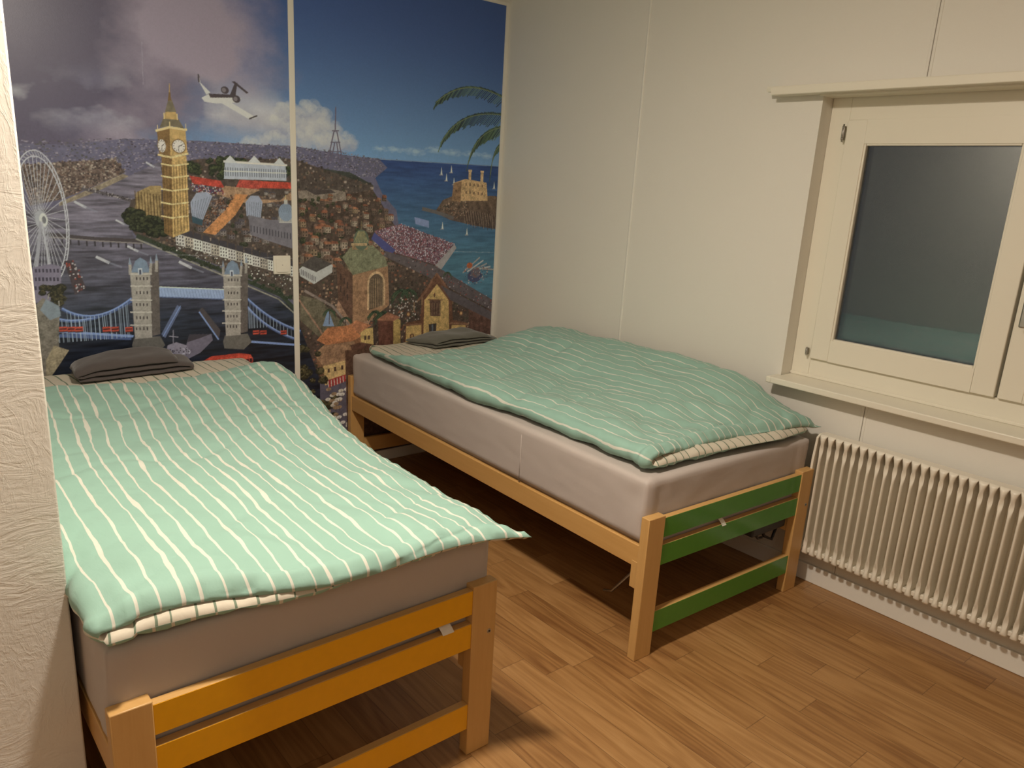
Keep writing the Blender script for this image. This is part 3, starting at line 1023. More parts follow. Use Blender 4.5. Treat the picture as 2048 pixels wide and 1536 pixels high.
def inside(pts, n, r=None):
    """n random points inside the outline"""
    r = r or rng
    xs = [p[0] for p in pts]; zs = [p[1] for p in pts]
    out = []
    while len(out) < n:
        x = r.uniform(min(xs), max(xs)); z = r.uniform(min(zs), max(zs)); c = False
        for k in range(len(pts)):
            xa, za = pts[k]; xb, zb = pts[(k + 1) % len(pts)]
            if (za > z) != (zb > z) and x < (xb - xa) * (z - za) / (zb - za) + xa:
                c = not c
        if c:
            out.append((x, z))
    return out


def house(x, z, w, h, wall, roof, side=0.35, floors=2, dark=None):
    """a small block seen from above: front, darker flank, hipped roof, rows of windows"""
    dark = wall * .45 if dark is None else dark
    d = w * side
    poly([(x, z), (x + w, z), (x + w, z + h), (x, z + h)], wall, 1, .25)
    poly([(x, z), (x - d, z + d * .45), (x - d, z + h + d * .45), (x, z + h)], wall * .55, 1, .25)
    poly([(x - d * 1.1, z + h + d * .4), (x - .003, z + h - .002), (x + w + .004, z + h - .002), (x + w * .8, z + h + w * .3), (x + w * .15 - d * .6, z + h + w * .3 + d * .25)], roof, 1, .35)
    poly([(x - d * 1.1, z + h + d * .4), (x - .003, z + h - .002), (x + w * .15 - d * .6, z + h + w * .3 + d * .25)], roof * .6, 1, .3)
    nc = max(2, int(w / .012))
    for f in range(floors):
        for c in range(nc):
            wx = x + w * (c + .3) / nc; wz = z + h * (f + .3) / floors
            box2(wx, wz, w / nc * .4, h / floors * .45, dark * .4)


def tree(x, z, r, base=(38, 46, 30), lit=(86, 92, 50)):
    c0, c1 = ink(*base), ink(*lit)
    n = int(9 + r * 500)
    disc(x, z, r, r * .8, c0)
    for k in range(n):
        a = rng.uniform(0, 6.28); q = rng.uniform(.1, 1) * r
        s = rng.uniform(.12, .3) * r
        t = np.clip(.5 + .5 * math.sin(a) * q / r + rng.uniform(-.35, .35), 0, 1)
        disc(x + math.cos(a) * q, z + math.sin(a) * q * .8, s, s * .8, c0 * (1 - t) + c1 * t, 1, 7)


def grove(pts, n, r0, r1, base=(34, 42, 30), lit=(76, 84, 48)):
    for p in sorted(inside(pts, n), key=lambda p: -p[1]):
        tree(p[0], p[1], rng.uniform(r0, r1), base, lit)


def palm(x, z, h, s, base=(24, 36, 26), lit=(84, 104, 66)):
    stroke([(x, z), (x + h * .03, z + h)], .004, ink(70, 52, 38))
    for k in range(13):
        a = math.pi * (k / 12) * 1.25 - .4
        L = s * rng.uniform(.8, 1.1)
        p = [(x + h * .03 + L * t * math.cos(a), z + h + L * (t * math.sin(a) * .7 - .75 * t * t)) for t in (0, .3, .6, 1)]
        stroke(p, s * .12, ink(*base)); stroke(p, s * .05, ink(*lit), .8)


def crowd(pts, n, cols, s0, s1, asp=1.0):
    for (x, z) in inside(pts, n):
        s = rng.uniform(s0, s1)
        box2(x, z, s, s * asp, cols[rng.integers(len(cols))])


TEX = fbm(180, 160, 5, 3)
T1 = fbm(5, 6, 21, 7)
T2 = fbm(9, 14, 77, 6)
ST = fbm(26, 200, 11, 4)                          # flat ripples

# sky ---------------------------------------------------------------
tz = np.clip((ZZ - 1.58) / .8, 0, 1)[:, None]
sky_r = ink(104, 142, 172)[None, None] * (1 - tz[..., None]) ** 2.2 + ink(56, 80, 126)[None, None] * (1 - (1 - tz[..., None]) ** 2.2)
CV[:] = sky_r
zx, zz = XX[None, :], ZZ[:, None]
# heavy violet cloud bank over the left half
bank = np.clip(((-1.62 + .36 * np.sin((zz - 1.5) * 3.2) - .25 * (zz > 1.9) * (zz - 1.9)) - zx) / .38 + (T1 - .5) * 2.6, 0, 1)
cl_d = ink(86, 78, 92); cl_l = ink(150, 134, 140)
tt = np.clip((T1 - .33) * 2.6 + (T2 - .5) * 1.1 + .5 * np.exp(-((zx + 1.70) ** 2 + (zz - 1.98) ** 2 * .7) / .022) - .75 * np.clip((-1.98 - zx) / .25, 0, 1), 0, 1)[..., None]
cloud = cl_d * (1 - tt) + cl_l * tt
CV[:] = CV * (1 - bank[..., None]) + cloud * bank[..., None]
# low cloud belt above the horizon, broken and bright towards the right
belt = np.exp(-((zz - 1.70) / .085) ** 2) * np.clip((T2 - .40) * 5, 0, 1) * np.clip((-.95 - zx) / .35, 0, 1)
tt = np.clip((T1 - .40) * 3 + (zz - 1.62) * 2.4, 0, 1)[..., None]
CV[:] = CV * (1 - belt[..., None]) + (ink(120, 116, 132) * (1 - tt) + ink(190, 184, 184) * tt) * belt[..., None]
for (x, z, r) in Q3("-1134,1727,92 -1060,1675,78 -1183,1674,78 -1278,1683,69 -1241,1738,60 -957,1632,60 -1160,1617,92 -1047,1614,69 -1315,1606,69 -1418,1584,51"):
    for k in range(110):
        a = rng.uniform(0, 6.28); q = rng.uniform(0, 1) ** .6 * r; s = rng.uniform(.10, .34) * r
        t = np.clip(.55 + .45 * math.sin(a) * q / r + rng.uniform(-.2, .2), 0, 1)
        disc(x + math.cos(a) * q, z + math.sin(a) * q * .7, s, s * .8, ink(134, 136, 152) * (1 - t) + ink(200, 194, 190) * t, .16, 14)
for (x, z, r) in Q3("-682,1617,34 -564,1615,41 -443,1632,39 -332,1625,39 -218,1627,34 -116,1623,32 -767,1615,28"):
    for k in range(60):
        a = rng.uniform(0, 6.28); q = rng.uniform(0, 1) * r; s = rng.uniform(.12, .35) * r
        disc(x + math.cos(a) * q * 1.6, z + math.sin(a) * q * .45, s * 1.4, s * .6, ink(150, 172, 190), .16, 12)

# far country and far city ------------------------------------------
far = Q("-2487,1525 -2141,1537 -1926,1575 -1633,1589 -1373,1591 -1221,1598 -930,1573 -652,1566 -472,1567 -389,-972 -2686,-221")
gpoly(far, ink(96, 92, 108), ink(84, 72, 62), .25)
hz = Q("-2487,1525 -1926,1575 -1221,1598 -471,1557 -468,1468 -1223,1483 -2500,1410")
crowd(hz, 2600, [ink(122, 114, 124), ink(70, 62, 68), ink(98, 90, 92), ink(140, 130, 134), ink(84, 80, 74)], .003, .009, .6)
gpoly(Q("-1211,1516 -931,1497 -807,1445 -806,1349 -1214,1373"), ink(58, 62, 52), ink(44, 48, 40), .5)
grove(Q("-1206,1484 -931,1481 -807,1409 -821,1361 -1213,1384"), 46, .008, .016, (42, 46, 40), (76, 78, 58))
# left: the town and its quay seen far off
lf = Q("-2297,1456 -1969,1497 -1936,1447 -2049,1391 -2176,1334 -2279,1309")
poly(lf, ink(98, 80, 68), 1, .4)
crowd(lf, 900, [ink(134, 116, 96), ink(60, 48, 44), ink(108, 84, 68), ink(150, 134, 112), ink(76, 66, 58)], .003, .009, .8)
poly(Q("-2180,1324 -1945,1441 -1925,1434 -1927,1415 -2144,1312 -2183,1296"), ink(134, 118, 92), 1, .5)

# river --------------------------------------------------------------
rv = Q("-2280,1294 -2178,1311 -2051,1366 -1779,1508 -1809,1344 -1921,1341 -1949,1262 -1917,1186 -1781,1140 -1530,1039 -1237,877 -1097,696 -1114,-735 -2686,-221 -2516,1272")
r = pmask(rv); i0, i1, j0, j1, m = r
t = np.clip((ZZ[j0:j1] - 0.86) / .46, 0, 1)[:, None, None]
w = ink(40, 45, 56) * (1 - t) + ink(112, 104, 110) * t
w = w * (1 + (ST[j0:j1, i0:i1, None] - .5) * 2.1)
w = w * np.where(ZZ[j0:j1] < .80, .55, 1)[:, None, None]
CV[j0:j1, i0:i1][m] = np.clip(w, 0.004, 1)[m]
for (x, z, r_) in Q3("-2108,1317,18 -2045,1103,21 -1723,1076,23 -1969,1252,14 -1929,1146,18 -1839,1481,14"):
    stroke([(x - r_, z + r_ * .6), (x + r_, z - r_ * .5)], r_ * .5, ink(176, 172, 164))
    stroke([(x + r_ * .6, z - r_ * .3), (x + r_ * 3.2, z - r_ * 1.4)], r_ * .35, ink(130, 130, 136), .5)
# long low bridge with cars
stroke(Q("-2222,1202 -2066,1186 -1888,1178"), .016, ink(70, 62, 60)); stroke(Q("-2223,1194 -2067,1179 -1889,1168"), .005, ink(128, 118, 108))
for k in range(12):
    p = lerp2(Q("-2215,1187")[0], Q("-1899,1166")[0], k / 11); box2(p[0], p[1] - .02, .006, .02, ink(52, 48, 50))
stroke(Q("-2095,1378 -1980,1355 -1921,1337"), .012, ink(84, 76, 74))
crowd(Q("-2094,1389 -1921,1345 -1921,1333 -2095,1370"), 60, [ink(150, 140, 130), ink(50, 44, 44)], .003, .005)

# city on the right bank ----------------------------------------------
bank_p = Q("-1921,1341 -1786,1385 -1800,1483 -1637,1517 -1222,1542 -807,1440 -803,980 -988,635 -1097,696 -1236,901 -1529,1050 -1781,1151 -1916,1202 -1949,1262")
poly(bank_p, ink(78, 66, 56), 1, .45)
cols = [ink(120, 98, 76), ink(52, 46, 40), ink(88, 72, 60), ink(146, 128, 108), ink(66, 62, 44), ink(102, 74, 56)]
crowd(bank_p, 1900, cols, .004, .013, .9)
grove(Q("-1689,1510 -1530,1529 -1223,1505 -1224,1445 -1534,1440 -1681,1460"), 60, .012, .022)
for uv in sorted([(rng.uniform(385, 585), rng.uniform(385, 500)) for _ in range(120)], key=lambda p: p[1]):
    if uv[1] > 470 + (uv[0] - 340) * .28 - 20:
        continue
    x, z = Q2(*uv)[0]; s = .45 + (uv[1] - 380) / 300
    if rng.random() < .3:
        tree(x, z, .016 * s, (36, 42, 30), (76, 78, 52))
    else:
        house(x, z, .032 * s, .028 * s, [ink(124, 112, 100), ink(104, 94, 88), ink(150, 138, 120)][rng.integers(3)], [ink(76, 70, 72), ink(96, 74, 60)][rng.integers(2)])
# long pale palace with columns
poly(Q("-1541,1440 -1533,1515 -1259,1513 -1256,1444"), ink(168, 170, 168), 1, .12)
for f in np.linspace(0, 1, 27):
    a = lerp2(Q("-1534,1444")[0], Q("-1258,1448")[0], f); box2(a[0], a[1] + .008, .004, .036, ink(92, 98, 104))
stroke(Q("-1539,1473 -1255,1477"), .004, ink(200, 198, 190)); stroke(Q("-1538,1512 -1254,1512"), .008, ink(204, 202, 192))
for uv in Q("-1510,1508 -1403,1514 -1287,1512"):
    poly([(uv[0] - .03, uv[1]), (uv[0] + .03, uv[1]), (uv[0], uv[1] + .03)], ink(190, 188, 178))
# red stands and the square
poly(Q("-1686,1446 -1556,1431 -1540,1402 -1673,1414"), ink(178, 62, 46), 1, .2)
poly(Q("-1383,1438 -1237,1438 -1232,1410 -1388,1408"), ink(190, 66, 46), 1, .2)
poly(Q("-1473,1439 -1378,1439 -1384,1404 -1492,1404"), ink(170, 66, 50), 1, .2)
poly(Q("-1536,1411 -1379,1400 -1472,1358 -1287,1359 -1237,1396 -1226,1361 -1427,1334 -1494,1353 -1580,1376"), ink(158, 122, 86), 1, .2)
crowd(Q("-1688,1413 -1558,1398 -1538,1369 -1675,1381"), 160, [ink(126, 44, 46), ink(180, 170, 160), ink(60, 60, 90)], .003, .006)
# sandy avenue
poly(Q("-1493,1379 -1437,1377 -1497,1289 -1589,1203 -1642,1213 -1540,1310"), ink(186, 122, 68), 1, .18)
crowd(Q("-1559,1368 -1498,1370 -1540,1310 -1631,1228 -1662,1245"), 200, [ink(60, 46, 40), ink(150, 120, 96), ink(110, 70, 46)], .003, .007)
# two glazed station roofs
for base in ("-1685,1282 -1688,1338 -1661,1377 -1618,1383 -1594,1367 -1639,1266", "-1447,1286 -1450,1344 -1426,1373 -1389,1374 -1372,1348 -1384,1269"):
    p = Q(base); poly(p, ink(146, 150, 156), 1, .1)
    for f in np.linspace(.1, .9, 7):
        stroke([lerp2(p[0], p[5], f), lerp2(p[1], p[4], f)], .002, ink(100, 104, 112))
poly(Q("-1685,1282 -1639,1266 -1643,1241 -1684,1255"), ink(50, 74, 80))
# classical dome with lantern
dx, dz = Q("-1262,1293")[0]
poly(Q("-1440,1290 -1337,1270 -1211,1272 -1214,1135 -1432,1203"), ink(112, 106, 106), 1, .2)
for f in np.linspace(0, 1, 16):
    a = lerp2(Q("-1431,1247")[0], Q("-1217,1208")[0], f); box2(a[0], a[1] - .03, .005, .028, ink(70, 66, 70))
box2(dx - .034, dz - .035, .068, .045, ink(176, 170, 152))
for k in range(9):
    box2(dx - .032 + k * .0075, dz - .03, .003, .032, ink(100, 98, 96))
disc(dx, dz + .012, .036, .04, ink(126, 138, 146))
for k in range(-3, 4):
    stroke([(dx + k * .011, dz + .012), (dx + k * .004, dz + .05)], .0015, ink(88, 98, 108))
box2(dx - .008, dz + .048, .016, .02, ink(176, 170, 152)); stroke([(dx, dz + .065), (dx, dz + .088)], .003, ink(190, 170, 110))
# trees along the river, tall brown hall
poly(Q("-1915,1262 -1900,1371 -1844,1399 -1801,1400 -1811,1243"), ink(146, 120, 72), 1, .2)
for f in np.linspace(0, 1, 9):
    a = lerp2(Q("-1906,1278")[0], Q("-1814,1264")[0], f); box2(a[0], a[1], .004, .1, ink(96, 74, 44))
grove(Q("-1943,1301 -1890,1287 -1794,1264 -1788,1202 -1876,1210 -1939,1252"), 34, .014, .028, (26, 32, 24), (66, 70, 42))
# terraces of pale houses along the quay
for k in range(15):
    f = k / 14
    x, z = lerp2(Q("-1756,1161")[0], Q("-1246,1014")[0], f)
    w = .036
    c = [ink(190, 182, 162), ink(168, 156, 132), ink(200, 196, 186)][k % 3]
    poly([(x, z), (x + w, z - w * .22), (x + w, z + .045 - w * .22), (x, z + .048)], c, 1, .12)
    poly([(x, z + .048), (x + w, z + .045 - w * .22), (x + w * .9, z + .07 - w * .1), (x + w * .1, z + .072)], ink(60, 56, 58), 1, .3)
    for q in range(3):
        for s in range(3):
            box2(x + .004 + q * .011, z + .004 + s * .014 - q * .002, .005, .008, ink(66, 60, 60))
stroke(Q("-1906,1198 -1781,1144 -1530,1032 -1298,927 -1199,831 -1097,671"), .018, ink(52, 60, 44)); stroke(Q("-1913,1186 -1782,1128 -1535,1014 -1308,909 -1210,818"), .006, ink(140, 134, 112))
grove(Q("-1859,1182 -1771,1149 -1659,1096 -1507,1038 -1519,1023 -1670,1079 -1782,1128"), 40, .006, .011, (34, 42, 30), (70, 76, 50))
grove(Q("-1507,1049 -1297,962 -1211,899 -1224,871 -1322,929 -1512,1023"), 30, .006, .012, (34, 46, 30), (74, 80, 56))
crowd(Q("-1759,1169 -1234,995 -1236,924 -1507,1038 -1771,1140"), 220, [ink(200, 196, 180), ink(48, 46, 40), ink(92, 84, 66)], .002, .006)

# gilded clock tower ---------------------------------------------------
g0, g1, g2 = ink(184, 148, 84), ink(118, 88, 48), ink(214, 184, 120)
poly(Q("-1793,1523 -1752,1525 -1768,1192 -1801,1211"), g1, 1, .15)
poly(Q("-1752,1525 -1694,1525 -1698,1219 -1768,1192"), g0, 1, .15)
for f in np.linspace(.12, .88, 5):
    stroke([lerp2(Q("-1754,1486")[0], Q("-1696,1489")[0], f), lerp2(Q("-1767,1203")[0], Q("-1698,1228")[0], f)], .0035, g1)
for f in np.linspace(.2, .8, 3):
    stroke([lerp2(Q("-1796,1484")[0], Q("-1754,1486")[0], f), lerp2(Q("-1801,1219")[0], Q("-1767,1203")[0], f)], .003, g1 * .6)
for v in (328, 352, 378, 405, 432):
    stroke(Q2(322, v, 344, v + 4, 376, v), .006, g2)
poly(Q("-1805,1615 -1755,1630 -1758,1521 -1801,1526"), g1 * 1.2, 1, .1)
poly(Q("-1755,1630 -1692,1628 -1689,1537 -1758,1521"), g0, 1, .1)
for (c, rx) in ((Q("-1789,1558")[0], .015), (Q("-1722,1561")[0], .025)):
    disc(c[0], c[1], rx * 1.15, .029, g1); disc(c[0], c[1], rx, .025, ink(206, 202, 190))
    for k in range(12):
        a = k * math.pi / 6
        stroke([(c[0] + rx * .72 * math.cos(a), c[1] + .018 * math.sin(a)), (c[0] + rx * .92 * math.cos(a), c[1] + .023 * math.sin(a))], .002, ink(60, 54, 50))
    stroke([(c[0], c[1]), (c[0] + rx * .55, c[1] + .006)], .003, ink(40, 36, 36)); stroke([(c[0], c[1]), (c[0] - rx * .1, c[1] - .02)], .002, ink(40, 36, 36))
stroke(Q("-1807,1615 -1755,1632 -1688,1628"), .009, g2); stroke(Q("-1805,1522 -1756,1515 -1687,1534"), .008, g2)
poly(Q("-1794,1627 -1776,1667 -1718,1668 -1696,1631 -1751,1638"), ink(110, 98, 72), 1, .3)
poly(Q("-1777,1663 -1765,1695 -1728,1696 -1718,1664"), g0, 1, .3)
poly(Q("-1769,1690 -1753,1738 -1739,1739 -1724,1693"), ink(116, 104, 78), 1, .3)
poly(Q("-1755,1734 -1745,1791 -1741,1735"), g1); stroke(Q("-1747,1767 -1745,1799"), .003, g0)
for uv in Q("-1801,1615 -1753,1631 -1690,1628 -1773,1663 -1722,1664"):
    stroke([(uv[0], uv[1]), (uv[0], uv[1] + .022)], .003, g2)

# observation wheel ----------------------------------------------------
wc = Q("-2247,1258")[0]
for k in range(38):
    a = k * 2 * math.pi / 38
    p = (wc[0] + .092 * math.cos(a) * .92, wc[1] + .232 * math.sin(a))
    stroke([(wc[0] + .012 * math.cos(a + .6), wc[1] + .02 * math.sin(a + .6)), p], .0022, ink(176, 172, 166), .85)
for q in (1, 1.09):
    stroke([(wc[0] + .092 * q * .92 * math.cos(a), wc[1] + .232 * q * math.sin(a)) for a in np.linspace(0, 6.2832, 60)], .0035, ink(186, 182, 174))
for k in range(60):
    a = k * 2 * math.pi / 60; b = a + .1
    stroke([(wc[0] + .0846 * math.cos(a), wc[1] + .232 * math.sin(a)), (wc[0] + .0923 * math.cos(b), wc[1] + .2529 * math.sin(b))], .0018, ink(176, 172, 166))
disc(wc[0], wc[1], .02, .034, ink(160, 158, 152)); disc(wc[0] + .008, wc[1], .014, .026, ink(196, 192, 184)); disc(wc[0] + .01, wc[1], .007, .014, ink(110, 108, 104))
stroke(Q("-2248,1248 -2289,1031"), .012, ink(150, 146, 144)); stroke(Q("-2245,1249 -2231,1029"), .007, ink(170, 166, 160))
# grey river-side hall, pier
poly(Q("-2294,1079 -2232,1091 -2196,1081 -2207,950 -2304,943"), ink(120, 110, 120), 1, .1)
for f in np.linspace(0, 1, 7):
    for v in (545, 562, 580):
        p = Q2(70 + 44 * f, v)[0]; box2(p[0], p[1], .007, .014, ink(62, 56, 66))
poly(Q("-2183,1102 -2151,1105 -2114,995 -2156,967"), ink(66, 54, 54), 1, .3); crowd(Q("-2183,1102 -2151,1105 -2114,995 -2156,967"), 40, [ink(150, 60, 46), ink(170, 160, 150)], .004, .006)
grove(Q("-2283,1002 -2198,999 -2194,939 -2282,930"), 16, .012, .022, (36, 34, 24), (84, 74, 44))

# twin towered lifting bridge ---------------------------------------------
bl, bd = ink(120, 140, 176), ink(72, 88, 124)
poly(Q("-2258,818 -1960,794 -1962,769 -2259,806"), bd); stroke(Q("-2248,829 -1955,785"), .010, bl)
stroke(Q("-1478,723 -1202,680"), .010, bl)
for (a0, mid, a1) in (("-2255,889", "-2142,821", "-1950,933"), ("-2205,914", "-2095,832", "-1950,941"), ("-1485,918", "-1400,781", "-1228,712"), ("-1475,936", "-1351,801", "-1201,749")):
    p0, p1, p2 = QQ(a0), QQ(mid), QQ(a1)
    cur = [((1 - t) ** 2 * p0[0] + 2 * t * (1 - t) * p1[0] + t * t * p2[0], (1 - t) ** 2 * p0[1] + 2 * t * (1 - t) * p1[1] + t * t * p2[1]) for t in np.linspace(0, 1, 18)]
    stroke(cur, .012, bd); stroke([(c[0], c[1] + .003) for c in cur], .006, bl)
    base = Q("-1955,785")[0][1]
    for c in cur[1:-1:1]:
        stroke([c, (c[0], base - .005)], .0018, ink(160, 172, 190), .8)
poly(Q("-1871,992 -1555,966 -1557,921 -1874,946"), ink(140, 156, 188), 1, .1)
stroke(Q("-1871,990 -1556,964"), .004, ink(190, 200, 214)); stroke(Q("-1874,948 -1557,921"), .004, ink(90, 104, 136))
for f in np.linspace(0, 1, 25):
    a, b = lerp2(Q("-1868,983")[0], Q("-1560,960")[0], f), lerp2(Q("-1862,949")[0], Q("-1553,926")[0], f)
    stroke([a, b], .0015, ink(100, 114, 150))
poly(Q("-1840,785 -1825,766 -1750,894 -1767,906"), ink(88, 98, 122), 1, .2); stroke(Q("-1833,775 -1754,901"), .003, bl)
poly(Q("-1679,875 -1661,891 -1586,783 -1597,738"), ink(72, 64, 62), 1, .2); stroke(Q("-1675,870 -1597,742"), .006, bl)
for base in (0, 183):
    def T(s):
        return [(p[0] + (Q2(265 + base, 640 + base * .04)[0][0] - [(-1.950, 0.853)][0][0]), p[1] - base * .00002 * 5) for p in s]
    st, sd = ink(152, 142, 124), ink(92, 82, 72)
    poly(T(Q("-1865,1079 -1831,1095 -1844,785 -1881,779")), sd, 1, .2)
    poly(T(Q("-1960,747 -1950,776 -1845,776 -1827,735 -1866,703 -1954,716")), ink(98, 92, 80), 1, .2)
    poly(T(Q("-1946,1050 -1868,1048 -1878,772 -1946,772")), st, 1, .15)
    poly(T(Q("-1942,1050 -1923,1097 -1903,1111 -1880,1096 -1868,1048")), ink(112, 126, 136), 1, .2)
    for (a, b) in (("-1946,1044", "-1944,1097"), ("-1868,1042", "-1862,1100"), ("-1843,1054", "-1839,1112")):
        pa, pb = T([QQ(a)])[0], T([QQ(b)])[0]
        stroke([pa, (pb[0], pb[1] - .012)], .011, st); poly([(pb[0] - .006, pb[1] - .014), (pb[0] + .006, pb[1] - .014), (pb[0], pb[1] + .016)], ink(126, 136, 142))
    for v in (548, 572, 600, 624, 650):
        stroke(T(Q2(261, v, 303, v)), .005, ink(184, 174, 152))
    for v in (560, 588, 612, 638, 660):
        for u in (272, 279, 286, 293):
            p = T(Q2(u, v))[0]; box2(p[0], p[1], .005, .012, ink(56, 48, 46))
    p = T([(-1.915, 1.041)])[0]; box2(p[0], p[1], .016, .026, ink(176, 180, 180)); box2(p[0] + .004, p[1], .008, .02, ink(70, 74, 84))
for u in (118, 135, 150, 205, 222, 250, 505, 520, 560):
    x, z = Q2(u, 662 if u < 300 else 668)[0]
    box2(x, z - .004, .030, .021, ink(182, 66, 44)); box2(x + .002, z + .005, .026, .005, ink(70, 32, 34)); box2(x, z - .006, .030, .004, ink(50, 30, 30))
# stone head of the bridge, left
poly(Q("-2295,935 -2270,963 -2214,915 -2223,851 -2238,690 -2292,634 -2344,640"), ink(116, 106, 88), 1, .2)
poly(Q("-2283,915 -2259,956 -2216,927 -2213,887 -2253,873"), ink(122, 130, 130), 1, .2)
stroke(Q("-2252,956 -2247,975"), .004, ink(150, 140, 120)); stroke(Q("-2216,927 -2215,946"), .004, ink(150, 140, 120))
poly(Q("-2248,772 -2197,747 -2258,661 -2290,623 -2281,715"), ink(146, 130, 96), 1, .15)
# grey patrol ship, red double-decker
poly(Q("-1870,640 -1828,713 -1739,727 -1723,775 -1627,768 -1622,740 -1680,688 -1812,633"), ink(104, 96, 104), 1, .2)
poly(Q("-1830,687 -1817,734 -1780,744 -1739,727 -1723,692 -1800,661"), ink(132, 124, 130), 1, .2)
poly(Q("-1723,775 -1632,768 -1677,754 -1734,740"), ink(60, 54, 58)); stroke(Q("-1794,732 -1790,798"), .004, ink(120, 114, 118)); stroke(Q("-1808,773 -1771,766"), .003, ink(150, 144, 146))
crowd(Q("-1818,712 -1739,716 -1697,701 -1789,660"), 50, [ink(170, 164, 164), ink(60, 54, 60)], .004, .006)
poly(Q("-1671,648 -1632,667 -1504,669 -1452,659 -1441,639 -1445,533 -1676,561"), ink(186, 62, 42), 1, .06)
poly(Q("-1592,654 -1452,659 -1441,639 -1443,570 -1594,575"), ink(206, 74, 50), 1, .05)
for k in range(9):
    p = lerp2(Q("-1580,625")[0], Q("-1453,631")[0], k / 8); box2(p[0] - .004, p[1] - .01, .013, .019, ink(70, 30, 34))
poly(Q("-1576,596 -1454,597 -1455,571 -1578,573"), ink(150, 140, 48))

# small jet ------------------------------------------------------------
j0c, j1c = ink(72, 62, 62), ink(196, 190, 184)
poly(Q("-1620,1759 -1586,1778 -1476,1786 -1451,1773 -1478,1754 -1563,1742 -1608,1745"), j1c); poly(Q("-1590,1778 -1476,1786 -1459,1776 -1583,1763"), j0c)
poly(Q("-1632,1842 -1624,1843 -1621,1817 -1582,1783 -1599,1773 -1629,1824"), j1c); stroke(Q("-1628,1847 -1627,1820"), .007, j0c)
poly(Q("-1542,1748 -1495,1752 -1387,1702 -1405,1696 -1425,1695"), j1c); stroke(Q("-1419,1695 -1385,1710"), .006, j0c)
poly(Q("-1502,1779 -1479,1829 -1466,1835 -1476,1782"), j0c); poly(Q("-1491,1836 -1478,1839 -1419,1800 -1428,1795"), j0c)
for uv in Q("-1521,1799 -1473,1769"):
    disc(uv[0], uv[1], .017, .015, j0c); disc(uv[0] - .004, uv[1], .009, .009, ink(120, 110, 106))

# far lattice tower -------------------------------------------------------
for (a, b) in (("-1048,1543", "-1014,1679"), ("-970,1543", "-1001,1680"), ("-1030,1544", "-1011,1628"), ("-989,1544", "-1001,1629"), ("-1009,1675", "-1005,1782")):
    stroke([QQ(a), QQ(b)], .006, ink(98, 88, 100))
for v in (262, 285, 304):
    stroke(Q2(664 - (v - 262) * .12, v, 677 + (v - 262) * .12, v), .005, ink(98, 88, 100))

# sea, headland, harbour -----------------------------------------------------
sea = Q("-772,1566 100,1578 165,711 -320,964 -645,1204 -671,1328 -753,1404 -794,1478 -726,1529")
r = pmask(sea); i0, i1, j0, j1, m = r
t = np.clip((ZZ[j0:j1] - 1.05) / .5, 0, 1)[:, None, None]
w = (ink(70, 112, 124) * (1 - t) + ink(40, 66, 112) * t) * (1 + (ST[j0:j1, i0:i1, None] - .5) * .8)
CV[j0:j1, i0:i1][m] = w[m]
stroke(Q("-766,1567 100,1576"), .004, ink(110, 130, 150))
for uv in Q("-407,1511 -344,1524 -374,1482 -325,1464 -53,1454 -390,1236 -227,1205 -323,1413"):
    poly([(uv[0], uv[1]), (uv[0] + .012, uv[1]), (uv[0] + .005, uv[1] + .04)], ink(196, 200, 196)); stroke([(uv[0] - .006, uv[1]), (uv[0] + .014, uv[1])], .004, ink(150, 140, 130))
gpoly(Q("-438,1320 -387,1385 -323,1408 -33,1417 117,1345 127,1220 -164,1254 -334,1283"), ink(108, 84, 62), ink(70, 56, 48), .5)
for k in range(26):
    p = lerp2(Q("-253,1337")[0], Q("-45,1315")[0], k / 25)
    stroke([p, (p[0] + .012 + .01 * rng.random(), p[1] - .05 - .04 * rng.random())], .004, [ink(138, 114, 88), ink(66, 50, 44)][k % 2], .8)
crowd(Q("-438,1320 -370,1373 -239,1390 -218,1311 -334,1283"), 160, [ink(160, 130, 100), ink(60, 56, 44), ink(120, 84, 60)], .003, .008)
poly(Q("-331,1382 -322,1474 -244,1498 -101,1484 -88,1389"), ink(190, 150, 96), 1, .15)
poly(Q("-331,1382 -322,1474 -270,1482 -272,1378"), ink(140, 104, 68), 1, .15)
for uv in Q("-243,1462 -216,1463 -189,1462 -162,1460 -134,1459 -241,1421 -214,1422 -187,1420 -159,1418 -132,1417 -307,1426"):
    box2(uv[0], uv[1], .007, .014, ink(96, 66, 48))
for (u, v) in ((939, 346), (963, 348)):
    p = Q2(u, v)[0]; box2(p[0] - .009, p[1] - .05, .018, .06, ink(196, 158, 104)); box2(p[0] - .012, p[1] + .006, .024, .01, ink(206, 170, 118))
stroke(Q("-511,1337 -432,1323 -318,1294"), .018, ink(96, 88, 80))
poly(Q("-562,1295 -472,1277 -470,1241 -555,1260"), ink(120, 132, 160), 1, .2)

